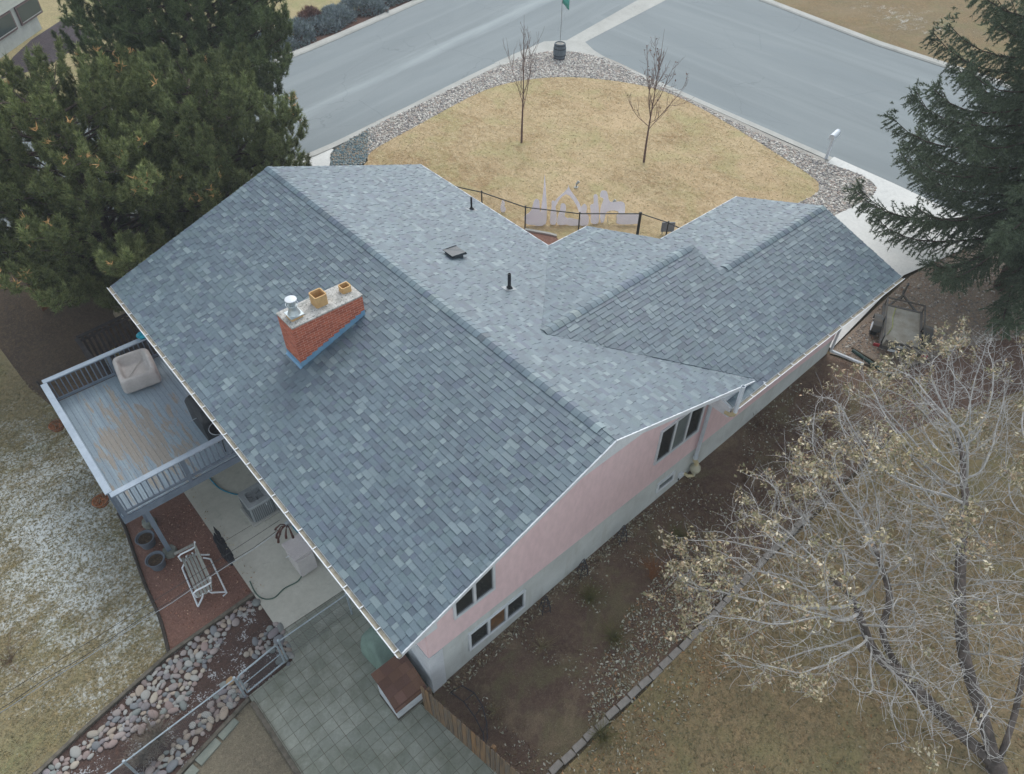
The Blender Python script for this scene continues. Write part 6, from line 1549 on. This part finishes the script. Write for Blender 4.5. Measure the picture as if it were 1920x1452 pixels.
M_thinbark = simple('young_bark', rgb(122, 100, 92), rgb(96, 80, 76), 9, .85, .2)
def young_tree(label, base, h, seed, spread, nb, leafy):
    rg = np.random.default_rng(seed); bz = ground_z(*base)+.05; t_ = thing('young_tree', label, 'tree', (base[0], base[1], bz), 0, 'young bare trees on the front lawn')
    tr_, br = MB(), MB(); zt = h*.27; tp = []
    sway = lambda z: np.array([.05*math.sin(z*.9+seed), .04*math.sin(z*.7), z])
    tr_.tube([tuple(sway(z)) for z in np.linspace(-.05, h*.62, 9)], list(np.linspace(.058, .016, 9)), 8)
    tr_.tube([tuple(sway(z)) for z in np.linspace(h*.6, h, 6)], list(np.linspace(.016, .004, 6)), 5)
    def shoot(q, d, L, r, lv):
        n = 6; pts = [q]; dd = d.copy()
        for k in range(n):
            dd = unit(dd+np.array([0, 0, .16])+rg.normal(size=3)*.07); pts.append(pts[-1]+dd*L/n)
        br.tube([tuple(p) for p in pts], list(np.linspace(r, .003, n+1)), 4, cap=False); tp.append(pts[-1])
        if lv:
            for k in range(int(2+L*2.2)):
                j = rg.integers(1, n); e = unit(dd+rg.normal(size=3)*.55); shoot(pts[j], e, L*rg.uniform(.25, .5), r*.5, lv-1)
    for i in range(nb):
        z = zt+(h*.8-zt)*(i/nb)**1.15; az = i*2.399+rg.uniform(-.4, .4)
        d = unit(np.array([math.cos(az)*spread, math.sin(az)*spread, .9 if i > 2 else .35])); shoot(sway(z), d, (h-z)*rg.uniform(.5, .78)*(.85 if spread > .5 else .95), .017, 2)
    tr_.build('trunk', M_thinbark, t_, smooth=True); br.build('branches', M_thinbark, t_, recalc=False)
    if leafy:
        tp = np.array(tp); V, Fc, cc = leaves(tp[rg.choice(len(tp), min(leafy, len(tp)), replace=False)], rg, 2, .10, [lc(104, 78, 70), lc(128, 96, 84)], .04); o = np_mesh('dead_leaves', V, Fc, M_dryleaf, t_, cc); o['kind'] = 'stuff'
young_tree('bare young tree with a wide vase of twigs on the right of the front lawn', (23.56, 14.04), 6.1, 61, .62, 15, 60)
young_tree('thin young tree with narrow upright shoots on the front lawn', (20.41, 19.33), 6.0, 62, .13, 7, 0)

# ------------------------------------------------------------------ shrubs and dry plants
M_bush = vcol('bush_leaf', .85, .15, 0)
def bush(label, x, y, rx, ry, hgt, cols, seed, n=900, ln=.16, wd=.03, cat='shrub', grp='shrubs along the far kerb', nm='shrub'):
    rg = np.random.default_rng(seed); z = ground_z(x, y); t_ = thing(nm, label, cat, (x, y, z), rg.uniform(0, 3), grp)
    u = unit(rg.normal(size=(n, 3))); u[:, 2] = np.abs(u[:, 2]); rr = rg.uniform(.62, 1.02, (n, 1)); bumpy = np.array([1+.22*mnoise.noise(Vector(q)*2.2+Vector((seed, 0, 0))) for q in u])[:, None]
    Q = u*rr*bumpy*np.array([rx, ry, hgt])
    c = np.asarray([lc(*k) for k in cols])[rg.integers(len(cols), size=n)]
    V, Fc, cc = needles(Q, u*np.array([1, 1, 1])+np.array([0, 0, .25]), 9, ln, wd, rg, (.1, 1.0), .1, c, .22)
    np_mesh('foliage', V, Fc, M_bush, t_, cc)
    m = MB()
    for k in range(9): a = rg.uniform(0, 6.28); m.tube([(0, 0, -.02), (.4*rx*math.cos(a), .4*ry*math.sin(a), hgt*.4), (.8*rx*math.cos(a), .8*ry*math.sin(a), hgt*.62)], [.025, .016, .006], 4)
    m.build('stems', M_bark, t_); return t_
JC = [(138, 148, 152), (122, 134, 140), (152, 162, 164), (116, 128, 124)]
hedge = [(17.0, 38.6), (18.9, 39.1), (20.8, 39.5), (22.6, 40.2), (24.9, 40.6), (27.0, 41.2), (28.9, 41.6), (15.2, 38.0), (13.2, 37.6)]
hl = ['low blue-grey juniper second from the left by the far kerb', 'blue-grey juniper left of the reddish shrub', 'blue-grey juniper just under the reddish shrub', 'blue-grey juniper just right of the reddish shrub', 'large blue-grey juniper in the middle of the kerb row', 'blue-grey juniper near the right end of the kerb row', 'rightmost blue-grey juniper by the far kerb', 'blue-grey juniper partly behind the pine branches', 'blue-grey juniper hidden mostly by the tall pine']
for i, (x, y) in enumerate(hedge): bush(hl[i], x, y, 1.75, 1.25, .85+.15*math.sin(i*2), JC, 80+i, 1000, .2, .04)
bush('round reddish-brown bare shrub among the blue junipers', 20.75, 40.35, .95, .9, 1.15, [(122, 92, 84), (104, 78, 72), (140, 108, 96)], 95, 750, .2, .03)
bush('small reddish shrub at the left end of the juniper row', 16.6, 37.9, .5, .45, .55, [(130, 92, 82), (112, 80, 72)], 96, 300, .15, .03)
patch('hedge_bed', beyond(FAR, .6)[8:-3]+beyond(FAR, 2.7)[8:-3][::-1], .03, soil_mat('hedge_mulch', rgb(92, 70, 62), rgb(78, 60, 54), rgb(110, 84, 72), rgb(140, 120, 104), .08))

def twiggy(label, x, y, hgt, spread, col, seed, n, nm='dry_shrub', cat='dry shrub', grp=None, curve=.2, rad=.0045):
    rg = np.random.default_rng(seed); t_ = thing(nm, label, cat, (x, y, ground_z(x, y)), 0, grp); m = MB()
    for k in range(n):
        a = rg.uniform(0, 6.28); l = hgt*rg.uniform(.5, 1.1); s = spread*rg.uniform(.2, 1); b = rg.normal(size=3)*curve
        p1 = np.array([math.cos(a)*s*.35, math.sin(a)*s*.35, l*.55]); p2 = np.array([math.cos(a)*s, math.sin(a)*s, l])+b*l
        m.tube([(rg.normal()*.03, rg.normal()*.03, -.02), tuple(p1), tuple(p2)], [rad, rad*.8, rad*.4], 3, cap=False)
        for j in range(2):
            q = p1+(p2-p1)*rg.uniform(.2, .8); e = q+unit(rg.normal(size=3)+np.array([0, 0, .5]))*l*.22; m.tube([tuple(q), tuple(e)], [rad*.6, rad*.3], 3, cap=False)
    m.build('stems', col, t_, recalc=False); return t_
M_orange = simple('orange_twig', rgb(150, 104, 66), rgb(122, 84, 58), 7, .9)
M_straw = simple('straw_stem', rgb(154, 142, 110), rgb(130, 118, 88), 7, .9)
M_greeny = simple('faded_green_blade', rgb(98, 98, 62), rgb(122, 116, 72), 5, .9)
M_brownst = simple('brown_stem', rgb(112, 90, 74), rgb(92, 74, 62), 7, .9)
x, y = (7.44, -0.71); twiggy('orange-brown bare shrub in the soil bed by the foundation', x, y, 1.05, .55, M_orange, 1, 70)
x, y = (11.99, -0.45); twiggy('faint brown bare shrub near the radon fan', x, y, .9, .5, M_brownst, 2, 50)
x, y = (14.13, 0.62); twiggy('low dry brown plant in the bed below the wing wall', x, y, .5, .5, M_brownst, 9, 45)
for i, (px, lab) in enumerate((((3.83, -0.08), 'pale dead flower stems lying in the dark soil near the basement window'), ((1.84, -0.45), 'small tuft of pale dried leaves beside the iron trellis'), ((6.08, 1.46), 'pale dried plant against the foundation between wire cages'))):
    twiggy(lab, px[0], px[1], (.35, .22, .3)[i], (.5, .3, .3)[i], M_straw, 20+i, (46, 50, 40)[i], 'dried_plant', 'dried plant', None, .3)
for i, (px, lab) in enumerate((((5.71, 0.02), 'faded green grass clump next to the foundation'), ((5.37, -1.21), 'drooping faded grass clump beside the edging blocks'), ((8.95, -0.36), 'green-brown grass clump in the bed by the orange shrub'), ((3.41, -2.73), 'grass blades leaning over the edging blocks'))):
    twiggy(lab, px[0], px[1], .42, .55, M_greeny, 30+i, 150, 'grass_clump', 'grass clump', None, .25, .004)
x, y = (-4.76, 4.42); twiggy('bundled dry ornamental grass among the lower cobbles', x, y, .55, .7, simple('grey_straw', rgb(136, 128, 116), rgb(110, 102, 92), 6, .9), 40, 170, 'ornamental_grass', 'ornamental grass', None, .2, .006)
x, y = (-5.20, 4.21); twiggy('second dry ornamental grass clump at the bottom edge', x, y, .5, .6, bpy.data.materials['grey_straw'], 41, 120, 'ornamental_grass', 'ornamental grass', None, .2, .006)
x, y = (-6.89, 8.90); twiggy('dark bare twiggy shrub at the left edge of the lawn', x, y, .6, .9, M_brownst, 42, 40)

# ------------------------------------------------------------------ fallen leaves and grass blades (uncountable)
def litter(name, poly, n, size, cols, seed, clump=0, lift=.03, thr=0, gain=1.35):
    rg = np.random.default_rng(seed); pts = np.array(scatter(poly, n, rg))
    if clump:
        k = np.array([mnoise.noise(Vector((x*clump, y*clump, seed))) for x, y in pts]); pts = pts[k > thr]
    P = np.c_[pts, [ground_z(x, y)+lift for x, y in pts]]
    V, Fc, cc = leaves(P, rg, 1, size, [lc(*c) for c in cols], np.array([0, 0, .006]))
    o = np_mesh(name, V, Fc, M_dryleaf, None, np.minimum(cc*gain, .8)); o['kind'] = 'stuff'
bedp = [(1.2, .9), (18.0, .9), (17.0, -2.4), (2.1, -2.4), (1.2, -2.4)]
sidep = [(1.6, -2.7), (17, -2.7), (17, -12), (-1, -12), (1.6, -6)]
litter('fallen_leaves', bedp, 6500, .09, [(150, 150, 134), (134, 124, 100), (112, 94, 76), (160, 158, 146)], 1, .55, .03, -.05)
litter('fallen_leaves', [(1.3, .93), (9, .93), (9, .6), (1.3, .55)], 900, .10, [(160, 158, 144), (140, 132, 112), (120, 104, 84)], 2)
litter('fallen_leaves', [(3.2, -2.4), (9.5, -2.4), (9.0, -.6), (6.2, -.9), (4.2, -1.6)], 2600, .10, [(158, 160, 146), (136, 132, 110), (144, 116, 90), (170, 168, 156)], 3)
litter('fallen_leaves', sidep, 4200, .085, [(150, 146, 128), (146, 112, 78), (128, 96, 68), (134, 124, 98)], 4, .35, .035, -.05)
litter('fallen_leaves', [(1.9, -2.6), (12, -2.6), (12, -3.7), (1.7, -3.9)], 1500, .095, [(160, 158, 144), (140, 128, 104), (150, 118, 84)], 5, 0, .035)
litter('lawn_debris', [(-7.5, 6.4), (-3.7, 6.6), (-3.1, 11), (-3.1, 17), (-6.5, 17)], 1500, .045, [(150, 140, 108), (168, 166, 150), (126, 112, 80)], 6)
litter('mulch_chips', [(-3.3, 6.6), (-1.15, 6.6), (-1.15, 10.8), (-2.9, 10.8)], 900, .05, [(156, 112, 92), (176, 148, 126), (96, 62, 52)], 7)
litter('patio_leaves', [(-1.1, 6.2), (-.8, 6.2), (-.9, 12), (-1.1, 12)], 70, .06, [(160, 150, 124), (134, 110, 86)], 8, 0, .07)
def blades(name, poly, n, ln, cols, seed, lift=.02, wd=.014):
    rg = np.random.default_rng(seed); pts = np.array(scatter(poly, n, rg)); P = np.c_[pts, [ground_z(x, y)+lift for x, y in pts]]
    c = np.asarray([lc(*k) for k in cols])[rg.integers(len(cols), size=n)]
    V, Fc, cc = needles(P, np.tile(np.array([0, 0, 1.]), (n, 1)), 4, ln, wd, rg, (.95, 1.5), .0, c, .2)
    o = np_mesh(name, V, Fc, M_bush, None, cc); o['kind'] = 'stuff'
blades('lawn_grass', front_lawn, 15000, .07, [(206, 188, 150), (192, 174, 134), (214, 200, 166), (176, 168, 126)], 11, .085, .014)
blades('side_grass', sidep, 22000, .06, [(140, 128, 98), (124, 118, 90), (152, 134, 104), (112, 112, 84)], 12, .02, .016)
blades('back_grass', [(-8.5, 5.5), (-3.7, 6.4), (-3.1, 11), (-3.0, 17), (-3.6, 21), (-8, 20)], 22000, .06, [(146, 136, 106), (130, 126, 98), (160, 146, 110)], 13, .02, .016)

# ------------------------------------------------------------------ thin haze volume round the whole place, added to lift the shadows
m = MB(); m.bx(-900, 900, -900, 900, -1.6, 27)
hz = m.build('haze', None); hz['kind'] = 'stuff'
hm = bpy.data.materials.new('haze'); hm.use_nodes = True; ht = hm.node_tree; ht.nodes.clear()
pv = ht.nodes.new('ShaderNodeVolumePrincipled'); pv.inputs['Color'].default_value = (.86, .93, 1.0, 1); pv.inputs['Density'].default_value = .0009
ho = ht.nodes.new('ShaderNodeOutputMaterial'); ht.links.new(pv.outputs[0], ho.inputs['Volume']); hz.data.materials.append(hm)

# every multi-part thing gets its Empty at its own base
for root in [o for o in C.objects if o.type == 'EMPTY' and o.parent is None and o.location.length < 1e-6 and o.children]:
    if root.name == 'house': continue
    lo = [1e9]*3; hi = [-1e9]*3
    for ch in root.children:
        if ch.type != 'MESH': continue
        for cx_, cy_, cz_ in ch.bound_box:
            q = ch.matrix_basis @ Vector((cx_, cy_, cz_))
            for a in range(3): lo[a] = min(lo[a], q[a]); hi[a] = max(hi[a], q[a])
    b = Vector(((lo[0]+hi[0])/2, (lo[1]+hi[1])/2, lo[2]))
    root.location = b
    for ch in root.children: ch.location = ch.location-b
